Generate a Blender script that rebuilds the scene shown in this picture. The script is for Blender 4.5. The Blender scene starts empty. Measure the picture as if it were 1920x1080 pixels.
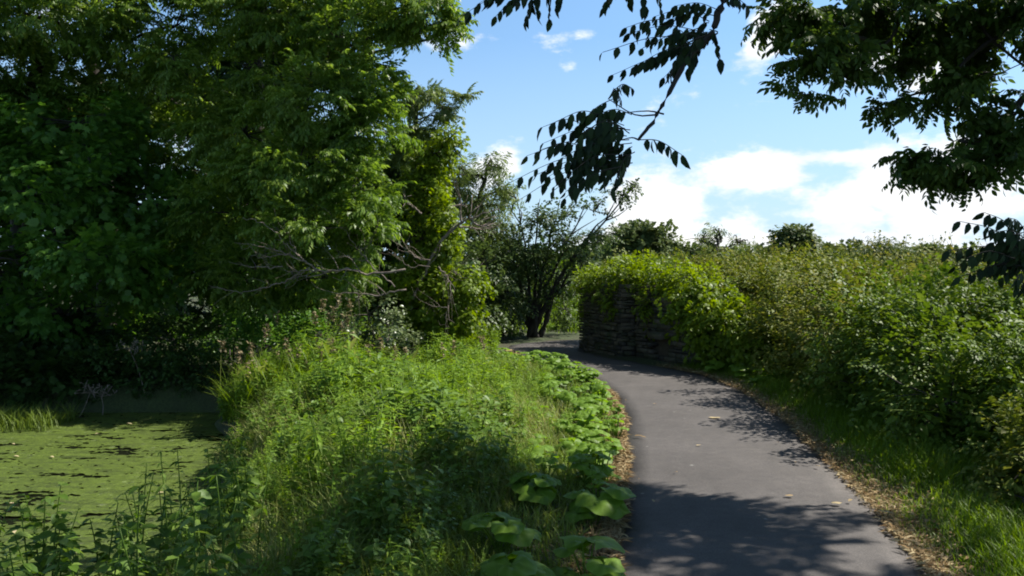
import bpy, math
import numpy as np
from mathutils import Vector

# ------------------------------------------------------------------ camera, sky, sun
SC = bpy.context.scene
COL = SC.collection
CAM_Z, FPX, HY = 1.70, 1600.0, 500.0        # eye height, focal length and horizon row of a 1920 px wide picture
cam_d = bpy.data.cameras.new("camera")
cam = bpy.data.objects.new("camera", cam_d); COL.objects.link(cam)
cam.location = (0, 0, CAM_Z); cam.rotation_euler = (math.radians(90), 0, 0)
cam_d.sensor_width = 36; cam_d.lens = 36 * FPX / 1920; cam_d.shift_y = -(540 - HY) / 1920
cam_d.clip_start = 0.05; cam_d.clip_end = 3000
SC.camera = cam

SUN_EL, SUN_AZ = math.radians(46), math.radians(72)      # azimuth from +Y towards +X
sun_dir = Vector((math.sin(SUN_AZ) * math.cos(SUN_EL), math.cos(SUN_AZ) * math.cos(SUN_EL), math.sin(SUN_EL)))
sd = bpy.data.lights.new("sun", 'SUN'); sd.energy = 5.0; sd.angle = math.radians(0.55); sd.color = (1.0, 0.955, 0.88)
so = bpy.data.objects.new("sun", sd); COL.objects.link(so); so.rotation_euler = sun_dir.to_track_quat('Z', 'Y').to_euler()

world = bpy.data.worlds.new("World"); SC.world = world; world.use_nodes = True
wt = world.node_tree; wt.nodes.clear()
def wn(t, **k):
    n = wt.nodes.new(t)
    for a, b in k.items(): setattr(n, a, b)
    return n
def wm(op, a, b=None, c=None, clamp=False):
    n = wn('ShaderNodeMath', operation=op); n.use_clamp = clamp
    for i, v in enumerate((a, b, c)):
        if v is None: continue
        if isinstance(v, (int, float)): n.inputs[i].default_value = v
        else: wt.links.new(v, n.inputs[i])
    return n.outputs[0]
sky = wn('ShaderNodeTexSky', sky_type='NISHITA'); sky.sun_disc = False
sky.sun_elevation = SUN_EL; sky.sun_rotation = SUN_AZ; sky.altitude = 50; sky.air_density = 1.0; sky.dust_density = 0.15; sky.ozone_density = 1.4
tc = wn('ShaderNodeTexCoord'); sx = wn('ShaderNodeSeparateXYZ'); wt.links.new(tc.outputs['Generated'], sx.inputs[0])
hyp = wm('SQRT', wm('ADD', wm('MULTIPLY', sx.outputs[0], sx.outputs[0]), wm('MULTIPLY', sx.outputs[1], sx.outputs[1])))
azn = wm('ARCTAN2', sx.outputs[0], sx.outputs[1])
eln = wm('ARCTAN2', sx.outputs[2], hyp)
cx = wn('ShaderNodeCombineXYZ'); wt.links.new(azn, cx.inputs[0]); wt.links.new(wm('MULTIPLY', eln, 1.9), cx.inputs[1])
def wnoise(scale, detail, rough=0.55, off=0.0):
    n = wn('ShaderNodeTexNoise'); n.inputs['Scale'].default_value = scale; n.inputs['Detail'].default_value = detail
    n.inputs['Roughness'].default_value = rough
    m = wn('ShaderNodeMapping'); m.inputs['Location'].default_value = (off, off * .7, off * .3)
    wt.links.new(cx.outputs[0], m.inputs[0]); wt.links.new(m.outputs[0], n.inputs['Vector'])
    return n.outputs['Fac']
n1 = wnoise(7.0, 8, 0.6, 3.1); n2 = wnoise(9.0, 5, 0.5, 8.4); n3 = wnoise(16, 8, .62, 1.3)
# individual cumulus heads: (azimuth deg, elevation deg, half width, half height, weight)
heads = [(19, 1.2, 16.0, 3.3, .66), (15.6, 5.9, 3.4, 1.3, .75), (9.0, 4.4, 3.0, 1.8, .7), (6, 1.5, 5.0, 1.3, .7), (-1.4, 6.4, 2.2, 1.6, .9), (19.8, 4.2, 2.4, 1.1, .5), (24, 3.0, 3.0, 1.3, .55), (28, 4.8, 4.0, 2.4, .7), (23, 5.6, 2.4, 1.6, .5), (12.5, .9, 8.0, .9, .5), (24, .6, 8.0, .9, .4),
         (21.5, 6.9, 2.2, .45, .6), (27, 12.0, 3.0, 2.6, .8), (22.5, 12.5, 2.0, 1.8, .75), (17.0, 15.6, 1.6, .9, .8), (16.4, 13.9, 1.2, .7, .8), (4.0, 15.2, 1.8, .5, .45), (2.0, 14.0, 1.2, .9, .4), (4.0, 13.1, 1.0, .4, .4), (-20, 8, 12, 3, .4), (75, 9, 14, 5, .5), (-75, 12, 20, 4, .4)]
acc = None
for a, e, w, h, k in heads:
    dx = wm('DIVIDE', wm('SUBTRACT', azn, math.radians(a)), math.radians(w))
    dy = wm('DIVIDE', wm('SUBTRACT', eln, math.radians(e)), math.radians(h))
    g = wm('MULTIPLY', wm('EXPONENT', wm('MULTIPLY', wm('ADD', wm('MULTIPLY', dx, dx), wm('MULTIPLY', dy, dy)), -1.0)), k)
    acc = g if acc is None else wm('ADD', acc, g)
acc = wm('MINIMUM', acc, 0.95)
dens = wm('ADD', acc, wm('MULTIPLY', wm('SUBTRACT', n1, 0.5), 2.6))
dens = wm('ADD', dens, wm('MULTIPLY', wm('SUBTRACT', n3, 0.5), 1.0))
mask = wn('ShaderNodeMapRange', interpolation_type='SMOOTHSTEP'); wt.links.new(dens, mask.inputs[0])
mask.inputs[1].default_value = 0.36; mask.inputs[2].default_value = 0.80
cr = wn('ShaderNodeMapRange'); wt.links.new(n2, cr.inputs[0]); cr.inputs[1].default_value = .35; cr.inputs[2].default_value = .65
ccol = wn('ShaderNodeMixRGB'); wt.links.new(cr.outputs[0], ccol.inputs[0])
ccol.inputs[1].default_value = (7.0, 7.5, 8.1, 1); ccol.inputs[2].default_value = (9.0, 9.0, 8.9, 1)
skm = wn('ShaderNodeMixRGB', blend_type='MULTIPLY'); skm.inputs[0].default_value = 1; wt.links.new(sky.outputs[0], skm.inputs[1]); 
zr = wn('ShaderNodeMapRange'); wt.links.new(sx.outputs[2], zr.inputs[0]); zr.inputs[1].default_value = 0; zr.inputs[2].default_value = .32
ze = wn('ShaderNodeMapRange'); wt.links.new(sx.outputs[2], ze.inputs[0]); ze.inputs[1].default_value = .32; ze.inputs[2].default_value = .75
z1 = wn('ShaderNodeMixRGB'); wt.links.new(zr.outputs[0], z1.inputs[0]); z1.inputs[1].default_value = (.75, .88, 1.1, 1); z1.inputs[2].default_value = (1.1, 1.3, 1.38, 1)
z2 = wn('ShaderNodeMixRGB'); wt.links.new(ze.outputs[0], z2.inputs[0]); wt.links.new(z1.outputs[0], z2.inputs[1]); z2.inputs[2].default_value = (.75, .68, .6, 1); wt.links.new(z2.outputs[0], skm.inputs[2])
hz = wn('ShaderNodeMapRange'); wt.links.new(sx.outputs[2], hz.inputs[0]); hz.inputs[1].default_value = 0; hz.inputs[2].default_value = .26; hz.inputs[3].default_value = .85; hz.inputs[4].default_value = 0
hm = wn('ShaderNodeMixRGB'); wt.links.new(hz.outputs[0], hm.inputs[0]); wt.links.new(skm.outputs[0], hm.inputs[1]); hm.inputs[2].default_value = (4.3, 6.0, 7.6, 1)
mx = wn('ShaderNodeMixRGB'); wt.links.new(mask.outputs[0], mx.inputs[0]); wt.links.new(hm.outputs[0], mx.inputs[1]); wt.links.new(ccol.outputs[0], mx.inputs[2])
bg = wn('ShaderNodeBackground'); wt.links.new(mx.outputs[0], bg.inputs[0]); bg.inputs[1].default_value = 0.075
wo = wn('ShaderNodeOutputWorld'); wt.links.new(bg.outputs[0], wo.inputs[0])

SC.view_settings.view_transform = 'Standard'; SC.view_settings.look = 'None'
SC.view_settings.exposure = 0.88; SC.view_settings.gamma = 1
SC.cycles.max_bounces = 5; SC.cycles.diffuse_bounces = 3; SC.cycles.glossy_bounces = 2; SC.cycles.transmission_bounces = 3
SC.cycles.sample_clamp_indirect = 6; SC.cycles.filter_width = 1.9

# ------------------------------------------------------------------ helpers
RNG = np.random.default_rng(11)
def U(a, b, n=None): return RNG.uniform(a, b, n)
def P(px, py, d): return np.array([(px - 960) / FPX * d, d, CAM_Z - (py - HY) / FPX * d])
def norm(v): return v / np.maximum(np.linalg.norm(v, axis=-1, keepdims=True), 1e-9)
def frames(y, up):
    y = norm(y); x = norm(np.cross(y, up)); z = np.cross(x, y)
    return np.stack([x, y, z], axis=-1)            # columns
class MB:
    """collects triangles of ONE mesh"""
    def __init__(s): s.V = []; s.F = []; s.T = []; s.n = 0
    def add(s, V, F, t=0.5):
        V = np.asarray(V, float); F = np.asarray(F, int)
        s.V.append(V); s.F.append(F + s.n); s.T.append(np.broadcast_to(np.asarray(t, float), (len(V),)).copy()); s.n += len(V)
    def place(s, tV, tF, R, pos, scale, tint, tT=None):
        N = len(pos); k = len(tV)
        if N == 0: return
        V = np.einsum('nij,kj->nki', R, tV) * np.reshape(scale, (-1, 1, 1)) + pos[:, None, :]
        F = (tF[None] + (np.arange(N) * k)[:, None, None]).reshape(-1, 3)
        T = np.repeat(np.broadcast_to(tint, (N,)), k)
        if tT is not None: T = T * .45 + np.tile(tT, N) * .55
        s.add(V.reshape(-1, 3), F, T)
    def tube(s, pts, rad, sides=6, t=0.5):
        pts = np.asarray(pts, float); n = len(pts)
        rad = np.interp(np.linspace(0, 1, n), np.linspace(0, 1, len(rad)), rad) if np.ndim(rad) else np.full(n, rad)
        tg = norm(np.gradient(pts, axis=0)); up = np.tile([0.13, 0.31, 0.94], (n, 1))
        bad = np.abs((tg * up).sum(1)) > .93; up[bad] = [.9, .3, .1]
        R = frames(tg, up); a = np.linspace(0, 2 * np.pi, sides, endpoint=False)
        ring = np.stack([np.cos(a), 0 * a, np.sin(a)], 1)
        V = (np.einsum('nij,kj->nki', R, ring) * rad[:, None, None] + pts[:, None, :]).reshape(-1, 3)
        F = []
        for i in range(n - 1):
            for j in range(sides):
                a0, a1 = i * sides + j, i * sides + (j + 1) % sides
                F += [(a0, a1, a1 + sides), (a0, a1 + sides, a0 + sides)]
        for j in range(1, sides - 1): F += [(0, j + 1, j), ((n-1)*sides, (n-1)*sides + j, (n-1)*sides + j + 1)]
        s.add(V, F, t)
    def build(s, name, mat, parent=None, smooth=False):
        me = bpy.data.meshes.new(name)
        V = np.concatenate(s.V); F = np.concatenate(s.F); T = np.concatenate(s.T)
        loc = np.zeros(3)
        if parent is not None: loc = np.array(parent.location)
        V = V - loc
        me.vertices.add(len(V)); me.vertices.foreach_set('co', V.astype(np.float32).ravel())
        me.loops.add(len(F) * 3); me.loops.foreach_set('vertex_index', F.astype(np.int32).ravel())
        me.polygons.add(len(F)); me.polygons.foreach_set('loop_start', (np.arange(len(F)) * 3).astype(np.int32))
        try: me.polygons.foreach_set('loop_total', np.full(len(F), 3, np.int32))
        except Exception: pass
        at = me.attributes.new('tint', 'FLOAT', 'POINT'); at.data.foreach_set('value', T.astype(np.float32))
        me.update(calc_edges=True); me.validate()
        if smooth: me.polygons.foreach_set('use_smooth', np.ones(len(me.polygons), bool))
        me.materials.append(mat)
        o = bpy.data.objects.new(name, me); COL.objects.link(o)
        if parent is not None: o.parent = parent
        return o
def tag(o, label=None, cat=None, group=None, kind=None):
    if label: o['label'] = label
    if cat: o['category'] = cat
    if group: o['group'] = group
    if kind: o['kind'] = kind
    return o
def thing(name, label, cat, loc, group=None):
    o = bpy.data.objects.new(name, None); COL.objects.link(o); o.location = tuple(loc); o.empty_display_size = .2
    return tag(o, label, cat, group)
def copy_tree(root, loc, rz=0, sc=1):
    r = root.copy(); COL.objects.link(r); r.location = tuple(loc); r.rotation_euler = (0, 0, rz); r.scale = (sc,) * 3
    for ch in root.children:
        c = ch.copy(); COL.objects.link(c); c.parent = r
    return r
def curve(pts, n=12, jit=0.0):
    """smooth poly through points (Catmull-Rom) with wobble"""
    p = np.asarray(pts, float); q = np.vstack([2 * p[0] - p[1], p, 2 * p[-1] - p[-2]])
    out = []
    segs = len(p) - 1; per = max(2, n // segs)
    for i in range(segs):
        a, b, c, d = q[i], q[i+1], q[i+2], q[i+3]
        for t in np.linspace(0, 1, per, endpoint=False):
            out.append(.5 * ((2*b) + (-a+c)*t + (2*a-5*b+4*c-d)*t*t + (-a+3*b-3*c+d)*t**3))
    out.append(p[-1]); out = np.array(out)
    if jit: out[1:-1] += RNG.normal(0, jit, out[1:-1].shape)
    return out

# value noise for shapes
def vnoise(p, seed=0):
    p = np.asarray(p, float); i = np.floor(p).astype(np.int64); f = p - i; f = f * f * (3 - 2 * f)
    def h(a):
        n = (a[..., 0] * 73856093) ^ (a[..., 1] * 19349663) ^ (a[..., 2] * 83492791) ^ (seed * 2654435761 % 2**31)
        n = (n ^ (n >> 13)) * 1274126177 & 0x7fffffff
        return ((n ^ (n >> 16)) & 0xffff) / 65535.0
    r = 0
    for dx in (0, 1):
        for dy in (0, 1):
            for dz in (0, 1):
                w = (f[..., 0] if dx else 1 - f[..., 0]) * (f[..., 1] if dy else 1 - f[..., 1]) * (f[..., 2] if dz else 1 - f[..., 2])
                r = r + w * h(i + np.array([dx, dy, dz]))
    return r

# ------------------------------------------------------------------ materials
RNG = np.random.default_rng(502)
def mat(name):
    m = bpy.data.materials.new(name); m.use_nodes = True; m.node_tree.nodes.clear(); return m, m.node_tree
def nd(t, ty, **k):
    n = t.nodes.new(ty)
    for a, b in k.items(): setattr(n, a, b)
    return n
def ramp(t, fac, stops):
    r = nd(t, 'ShaderNodeValToRGB'); t.links.new(fac, r.inputs[0]); e = r.color_ramp.elements
    e[0].position, e[0].color = stops[0][0], (*stops[0][1], 1); e[1].position, e[1].color = stops[-1][0], (*stops[-1][1], 1)
    for p, c in stops[1:-1]: x = e.new(p); x.color = (*c, 1)
    return r.outputs[0]
def noise(t, scale, detail=4, rough=.55, vec=None, stretch=None):
    n = nd(t, 'ShaderNodeTexNoise'); n.inputs['Scale'].default_value = scale; n.inputs['Detail'].default_value = detail; n.inputs['Roughness'].default_value = rough
    if vec is None: g = nd(t, 'ShaderNodeNewGeometry'); vec = g.outputs['Position']
    if stretch: m = nd(t, 'ShaderNodeMapping'); m.inputs['Scale'].default_value = stretch; t.links.new(vec, m.inputs[0]); vec = m.outputs[0]
    t.links.new(vec, n.inputs['Vector']); return n.outputs['Fac']
def leaf_mat(name, dark, mid, light, transl=.35, rough=.42, spec=.5):
    m, t = mat(name)
    at = nd(t, 'ShaderNodeAttribute', attribute_name='tint')
    c = ramp(t, at.outputs['Fac'], [(0, dark), (.5, mid), (1, light)])
    b = nd(t, 'ShaderNodeBsdfPrincipled'); t.links.new(c, b.inputs['Base Color']); b.inputs['Roughness'].default_value = rough; b.inputs['Specular IOR Level'].default_value = spec
    tr = nd(t, 'ShaderNodeBsdfTranslucent'); hs = nd(t, 'ShaderNodeHueSaturation'); hs.inputs['Hue'].default_value = .49; hs.inputs['Saturation'].default_value = 1.1; hs.inputs['Value'].default_value = 1.5
    t.links.new(c, hs.inputs['Color']); t.links.new(hs.outputs[0], tr.inputs[0])
    mx = nd(t, 'ShaderNodeMixShader'); mx.inputs[0].default_value = transl; t.links.new(b.outputs[0], mx.inputs[1]); t.links.new(tr.outputs[0], mx.inputs[2])
    o = nd(t, 'ShaderNodeOutputMaterial'); t.links.new(mx.outputs[0], o.inputs[0]); return m
def solid_mat(name, c0, c1, scale=8, rough=.85, bump=.3, stretch=None, detail=6):
    m, t = mat(name); f = noise(t, scale, detail, .6, stretch=stretch)
    c = ramp(t, f, [(.3, c0), (.7, c1)])
    b = nd(t, 'ShaderNodeBsdfPrincipled'); t.links.new(c, b.inputs['Base Color']); b.inputs['Roughness'].default_value = rough
    bp = nd(t, 'ShaderNodeBump'); bp.inputs['Strength'].default_value = bump; bp.inputs['Distance'].default_value = .02; t.links.new(f, bp.inputs['Height']); t.links.new(bp.outputs[0], b.inputs['Normal'])
    o = nd(t, 'ShaderNodeOutputMaterial'); t.links.new(b.outputs[0], o.inputs[0]); return m
M = {}
M['ash'] = leaf_mat('ash_leaves', (.055, .10, .014), (.12, .205, .026), (.24, .32, .065), .48, .42, .32)
M['ash_near'] = leaf_mat('near_ash_leaves', (.010, .022, .009), (.018, .036, .012), (.032, .058, .016), .08, .6, .15)  # backlit silhouette darkness put into the near leaves' colour
M['syc'] = leaf_mat('sycamore_leaves', (.04, .10, .016), (.09, .20, .028), (.17, .30, .05), .46, .40, .35)
M['ivy'] = leaf_mat('climber_leaves', (.08, .13, .010), (.15, .22, .015), (.22, .30, .025), .42, .48, .25)
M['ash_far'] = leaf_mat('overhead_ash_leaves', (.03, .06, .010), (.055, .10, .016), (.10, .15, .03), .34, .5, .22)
M['willow'] = leaf_mat('willow_leaves', (.07, .11, .025), (.12, .17, .04), (.18, .23, .07), .40, .45, .3)
M['elder'] = leaf_mat('elder_leaves', (.06, .095, .03), (.12, .16, .06), (.22, .26, .12), .25, .34, .5)
M['multi'] = leaf_mat('alder_leaves', (.04, .065, .016), (.07, .11, .028), (.11, .16, .045), .32, .45, .3)
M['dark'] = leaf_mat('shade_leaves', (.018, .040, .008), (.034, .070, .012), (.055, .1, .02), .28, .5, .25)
M['bramble'] = leaf_mat('bramble_leaves', (.065, .09, .012), (.135, .175, .022), (.28, .25, .07), .28, .58, .16)
M['haw'] = leaf_mat('hawthorn_leaves', (.045, .085, .010), (.10, .165, .018), (.20, .25, .045), .27, .55, .2)
M['distant'] = leaf_mat('distant_leaves', (.06, .09, .025), (.095, .13, .038), (.13, .17, .055), .25, .55, .2)
M['herb'] = leaf_mat('herb_leaves', (.09, .165, .014), (.175, .29, .026), (.28, .38, .06), .42, .5, .22)
M['nettle'] = leaf_mat('nettle_leaves', (.055, .11, .014), (.115, .20, .026), (.19, .27, .055), .36, .48, .25)
M['grass'] = leaf_mat('grass_blades', (.085, .14, .010), (.14, .24, .015), (.22, .31, .04), .40, .48, .25)
M['tall'] = leaf_mat('tall_grass_blades', (.10, .15, .02), (.18, .245, .045), (.32, .32, .12), .34, .5, .2)
M['butter'] = leaf_mat('butterbur_leaves', (.085, .16, .016), (.15, .26, .026), (.22, .34, .055), .42, .5, .22)
M['straw'] = leaf_mat('dry_straw', (.14, .085, .035), (.30, .21, .105), (.46, .38, .22), .15, .8, .1)
M['seed'] = leaf_mat('seed_heads', (.11, .085, .045), (.21, .165, .09), (.34, .28, .17), .12, .8, .1)
M['bark'] = solid_mat('bark', (.022, .018, .013), (.06, .05, .038), 9, .9, .5, (1, 1, .3))
M['darkbark'] = solid_mat('dark_bark', (.018, .014, .011), (.045, .038, .03), 10, .9, .5, (1, 1, .3))
M['dead'] = solid_mat('dead_wood', (.10, .075, .058), (.27, .215, .175), 26, .9, .5, (1, 1, .4), 9)
M['earth'] = solid_mat('earth_bank', (.035, .026, .016), (.09, .065, .04), 6, .95, .4)

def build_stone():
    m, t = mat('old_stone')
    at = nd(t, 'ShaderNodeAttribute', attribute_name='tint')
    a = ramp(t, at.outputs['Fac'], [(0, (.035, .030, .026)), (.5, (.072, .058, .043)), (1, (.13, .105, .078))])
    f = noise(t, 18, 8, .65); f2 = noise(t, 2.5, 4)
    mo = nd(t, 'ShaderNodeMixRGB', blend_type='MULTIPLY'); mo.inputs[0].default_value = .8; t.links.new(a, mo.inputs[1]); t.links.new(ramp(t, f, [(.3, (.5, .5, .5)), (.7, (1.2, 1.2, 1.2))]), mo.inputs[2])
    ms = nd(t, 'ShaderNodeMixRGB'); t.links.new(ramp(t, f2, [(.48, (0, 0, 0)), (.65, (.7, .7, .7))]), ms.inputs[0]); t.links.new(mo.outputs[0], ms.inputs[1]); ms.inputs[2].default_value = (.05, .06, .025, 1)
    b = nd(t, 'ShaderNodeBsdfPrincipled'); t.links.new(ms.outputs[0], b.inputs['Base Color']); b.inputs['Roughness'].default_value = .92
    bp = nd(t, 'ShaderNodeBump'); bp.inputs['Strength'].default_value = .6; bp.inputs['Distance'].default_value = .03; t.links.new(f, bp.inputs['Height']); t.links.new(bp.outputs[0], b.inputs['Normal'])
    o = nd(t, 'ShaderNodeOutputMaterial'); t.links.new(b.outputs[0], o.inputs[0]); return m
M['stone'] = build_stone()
def build_asphalt():
    m, t = mat('worn_asphalt')
    f1 = noise(t, 95, 4, .85); f2 = noise(t, 1.1, 7, .65); f3 = noise(t, 9, 7, .75)
    base = ramp(t, f2, [(.3, (.070, .063, .058)), (.7, (.104, .094, .088))])
    g = nd(t, 'ShaderNodeMixRGB', blend_type='MULTIPLY'); g.inputs[0].default_value = .8; t.links.new(base, g.inputs[1]); t.links.new(ramp(t, f1, [(.30, (.45, .45, .45)), (.5, (1, 1, 1)), (.70, (1.75, 1.72, 1.66))]), g.inputs[2])
    g2 = nd(t, 'ShaderNodeMixRGB', blend_type='MULTIPLY'); g2.inputs[0].default_value = .55; t.links.new(g.outputs[0], g2.inputs[1]); t.links.new(ramp(t, f3, [(.3, (.6, .6, .6)), (.7, (1.25, 1.23, 1.2))]), g2.inputs[2])
    # lichen and gum specks
    v = nd(t, 'ShaderNodeTexVoronoi'); v.inputs['Scale'].default_value = 3.2; gg = nd(t, 'ShaderNodeNewGeometry'); t.links.new(gg.outputs['Position'], v.inputs['Vector'])
    sp = ramp(t, v.outputs['Distance'], [(.035, (.8, .8, .8)), (.055, (0, 0, 0))])
    g3 = nd(t, 'ShaderNodeMixRGB'); t.links.new(sp, g3.inputs[0]); t.links.new(g2.outputs[0], g3.inputs[1]); g3.inputs[2].default_value = (.3, .29, .26, 1)
    b = nd(t, 'ShaderNodeBsdfPrincipled'); t.links.new(g3.outputs[0], b.inputs['Base Color']); b.inputs['Roughness'].default_value = .8; b.inputs['Specular IOR Level'].default_value = .35
    bp = nd(t, 'ShaderNodeBump'); bp.inputs['Strength'].default_value = .5; bp.inputs['Distance'].default_value = .006; t.links.new(f1, bp.inputs['Height']); t.links.new(bp.outputs[0], b.inputs['Normal'])
    o = nd(t, 'ShaderNodeOutputMaterial'); t.links.new(b.outputs[0], o.inputs[0]); return m
M['asphalt'] = build_asphalt()
def build_ground():
    m, t = mat('soil_and_turf')
    f1 = noise(t, .9, 6, .6); f2 = noise(t, 30, 5, .7)
    a = ramp(t, f1, [(.35, (.055, .045, .022)), (.5, (.045, .06, .018)), (.68, (.06, .085, .02))])
    g = nd(t, 'ShaderNodeMixRGB', blend_type='MULTIPLY'); g.inputs[0].default_value = .8; t.links.new(a, g.inputs[1]); t.links.new(ramp(t, f2, [(.3, (.4, .4, .4)), (.7, (1.3, 1.3, 1.3))]), g.inputs[2])
    b = nd(t, 'ShaderNodeBsdfPrincipled'); t.links.new(g.outputs[0], b.inputs['Base Color']); b.inputs['Roughness'].default_value = .95
    bp = nd(t, 'ShaderNodeBump'); bp.inputs['Strength'].default_value = .6; bp.inputs['Distance'].default_value = .03; t.links.new(f2, bp.inputs['Height']); t.links.new(bp.outputs[0], b.inputs['Normal'])
    o = nd(t, 'ShaderNodeOutputMaterial'); t.links.new(b.outputs[0], o.inputs[0]); return m
M['ground'] = build_ground()
def build_water():
    m, t = mat('dark_pond_water')
    f = noise(t, 5, 4)
    w = nd(t, 'ShaderNodeBsdfPrincipled'); w.inputs['Base Color'].default_value = (.012, .014, .008, 1); w.inputs['Roughness'].default_value = .06
    bp = nd(t, 'ShaderNodeBump'); bp.inputs['Strength'].default_value = .1; bp.inputs['Distance'].default_value = .02; t.links.new(f, bp.inputs['Height']); t.links.new(bp.outputs[0], w.inputs['Normal'])
    o = nd(t, 'ShaderNodeOutputMaterial'); t.links.new(w.outputs[0], o.inputs[0]); return m
M['water'] = build_water()
def build_weed():
    m, t = mat('duckweed')
    f = noise(t, 60, 5, .8); g1 = noise(t, 3.0, 9, .75, stretch=(1, 4.5, 1))
    c = ramp(t, f, [(.3, (.02, .034, .004)), (.5, (.070, .108, .008)), (.75, (.13, .18, .016))])
    g = nd(t, 'ShaderNodeMixRGB', blend_type='MULTIPLY'); g.inputs[0].default_value = .7; t.links.new(c, g.inputs[1]); t.links.new(ramp(t, g1, [(.40, (.30, .30, .25)), (.55, (1.1, 1.08, 1.0))]), g.inputs[2])  # dark streaks paint in tree shadows as well as gaps of water
    b = nd(t, 'ShaderNodeBsdfPrincipled'); t.links.new(g.outputs[0], b.inputs['Base Color']); b.inputs['Roughness'].default_value = .6
    bp = nd(t, 'ShaderNodeBump'); bp.inputs['Strength'].default_value = .8; bp.inputs['Distance'].default_value = .01; t.links.new(f, bp.inputs['Height']); t.links.new(bp.outputs[0], b.inputs['Normal'])
    o = nd(t, 'ShaderNodeOutputMaterial'); t.links.new(b.outputs[0], o.inputs[0]); return m
M['weed'] = build_weed()

# ------------------------------------------------------------------ terrain, path, pond
RNG = np.random.default_rng(503)
PL = np.array([(-.65, -3), (-.2, 0), (.2, 2.5), (.56, 4.69), (.88, 6.63), (1.2, 9.07), (1.32, 11.1), (1.13, 12.95), (.72, 14.3), (.24, 15.5), (-.10, 17.0), (.05, 18.3), (.9, 19.3), (2.6, 20.0), (6, 21.3), (14, 23)])
PR = np.array([(1.1, -3), (1.5, 0), (1.92, 2.5), (2.29, 4.69), (2.61, 6.63), (2.95, 9.07), (3.1, 11.3), (2.95, 13.2), (2.55, 14.2), (2.0, 15.3), (1.6, 16.2), (1.42, 17.1), (1.9, 17.9), (3.4, 18.5), (6.7, 19.6), (14.3, 21)])
def pl_x(y): return np.interp(y, PL[:11, 1], PL[:11, 0])
def pr_x(y): return np.interp(y, PR[:12, 1], PR[:12, 0])
POND_Z = -0.5
def sstep(a, b, x): t = np.clip((x - a) / (b - a), 0, 1); return t * t * (3 - 2 * t)
def pond_x(y): return np.interp(y, [3, 5, 7, 8.5, 10.5, 12, 14], [-1.75, -2.05, -2.45, -2.8, -3.3, -4.0, -4.3]) - .12 * np.sin(y * 2.3)        # bank line
def ground_z(x, y):
    x = np.asarray(x, float); y = np.asarray(y, float)
    yy = np.minimum(y, 17.0)
    r = x - pr_x(yy); l = pl_x(yy) - x
    z = .75 * sstep(.7, 3.0, r) * (1 - sstep(16.2, 17.6, y) * (1 - sstep(4, 9, x))) * np.where(r > 0, 1, 0)
    z = z + .06 * sstep(.1, .5, r) * np.where(r > 0, 1, 0) * (1 - sstep(16, 17.5, y))
    z = z + .06 * sstep(.1, .6, l) * sstep(.0, .1, l) - .12 * sstep(1.2, 3.2, l)
    pond = sstep(-.1, 1.3, pond_x(y) + .5 - x) * (1 - sstep(12.6, 13.3, y + .15 * np.sin(x * .8))) * sstep(-30, -24, x) * sstep(4.5, 6.0, y + .1 * x)
    z = z - .85 * pond
    z = z + .10 * sstep(14, 18, y) * np.where(x < -1, 1, 0)
    n = vnoise(np.stack([x * .7, y * .7, 0 * x], -1), 3) - .5
    away = np.clip(np.minimum(np.abs(r), 9) / .8, 0, 1) * np.where((l < 0) & (r < 0), 0, 1) * (1 - ((y > 17) & (y < 22) & (x > -1)))
    return z + n * .10 * away
def gridmesh(name, xs, ys, zf, m, kind='structure'):
    X, Y = np.meshgrid(xs, ys); Z = zf(X, Y); nx, ny = len(xs), len(ys)
    mb = MB(); i = (np.arange(ny - 1)[:, None] * nx + np.arange(nx - 1)[None]).ravel()
    F = np.concatenate([np.stack([i, i + 1, i + nx + 1], 1), np.stack([i, i + nx + 1, i + nx], 1)])
    mb.add(np.stack([X, Y, Z], -1).reshape(-1, 3), F)
    return tag(mb.build(name, m, smooth=True), kind=kind)
xs = np.unique(np.concatenate([np.linspace(-900, -40, 12), np.linspace(-40, -9, 24), np.arange(-9, 9, .14), np.linspace(9, 40, 30), np.linspace(40, 900, 12)]))
ys = np.unique(np.concatenate([np.linspace(-200, -6, 8), np.linspace(-6, 1, 12), np.arange(1, 24, .16), np.linspace(24, 60, 30), np.linspace(60, 1500, 18)]))
gridmesh('ground', xs, ys, ground_z, M['ground'])
# path ribbon
def path():
    a = curve(np.c_[PL, np.zeros(len(PL))], 150); b = curve(np.c_[PR, np.zeros(len(PR))], 150)
    n = len(a); K = 9; V = []
    for k in range(K):
        t = k / (K - 1); p = a * (1 - t) + b * t
        if k in (0, K - 1):
            s = np.arange(n); off = (vnoise(np.stack([s * .55, s * 0 + k, s * 0], -1), 5) - .5) * .09
            p[:, 0] += off
        p[:, 2] = .022 + .02 * (1 - (2 * t - 1) ** 2); V.append(p)
    skirt_a = V[0].copy(); skirt_a[:, 2] = -.05; skirt_b = V[-1].copy(); skirt_b[:, 2] = -.05
    V = [skirt_a] + V + [skirt_b]; K += 2
    V = np.stack(V, 1).reshape(-1, 3); i = (np.arange(n - 1)[:, None] * K + np.arange(K - 1)[None]).ravel()
    F = np.concatenate([np.stack([i, i + 1, i + K + 1], 1), np.stack([i, i + K + 1, i + K], 1)])
    mb = MB(); mb.add(V, F); tag(mb.build('path', M['asphalt'], smooth=False), kind='structure')
path()
gridmesh('pond_water', np.linspace(-32, -1.2, 12), np.linspace(-7, 15.5, 12), lambda X, Y: X * 0 + POND_Z, M['water'])
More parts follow.
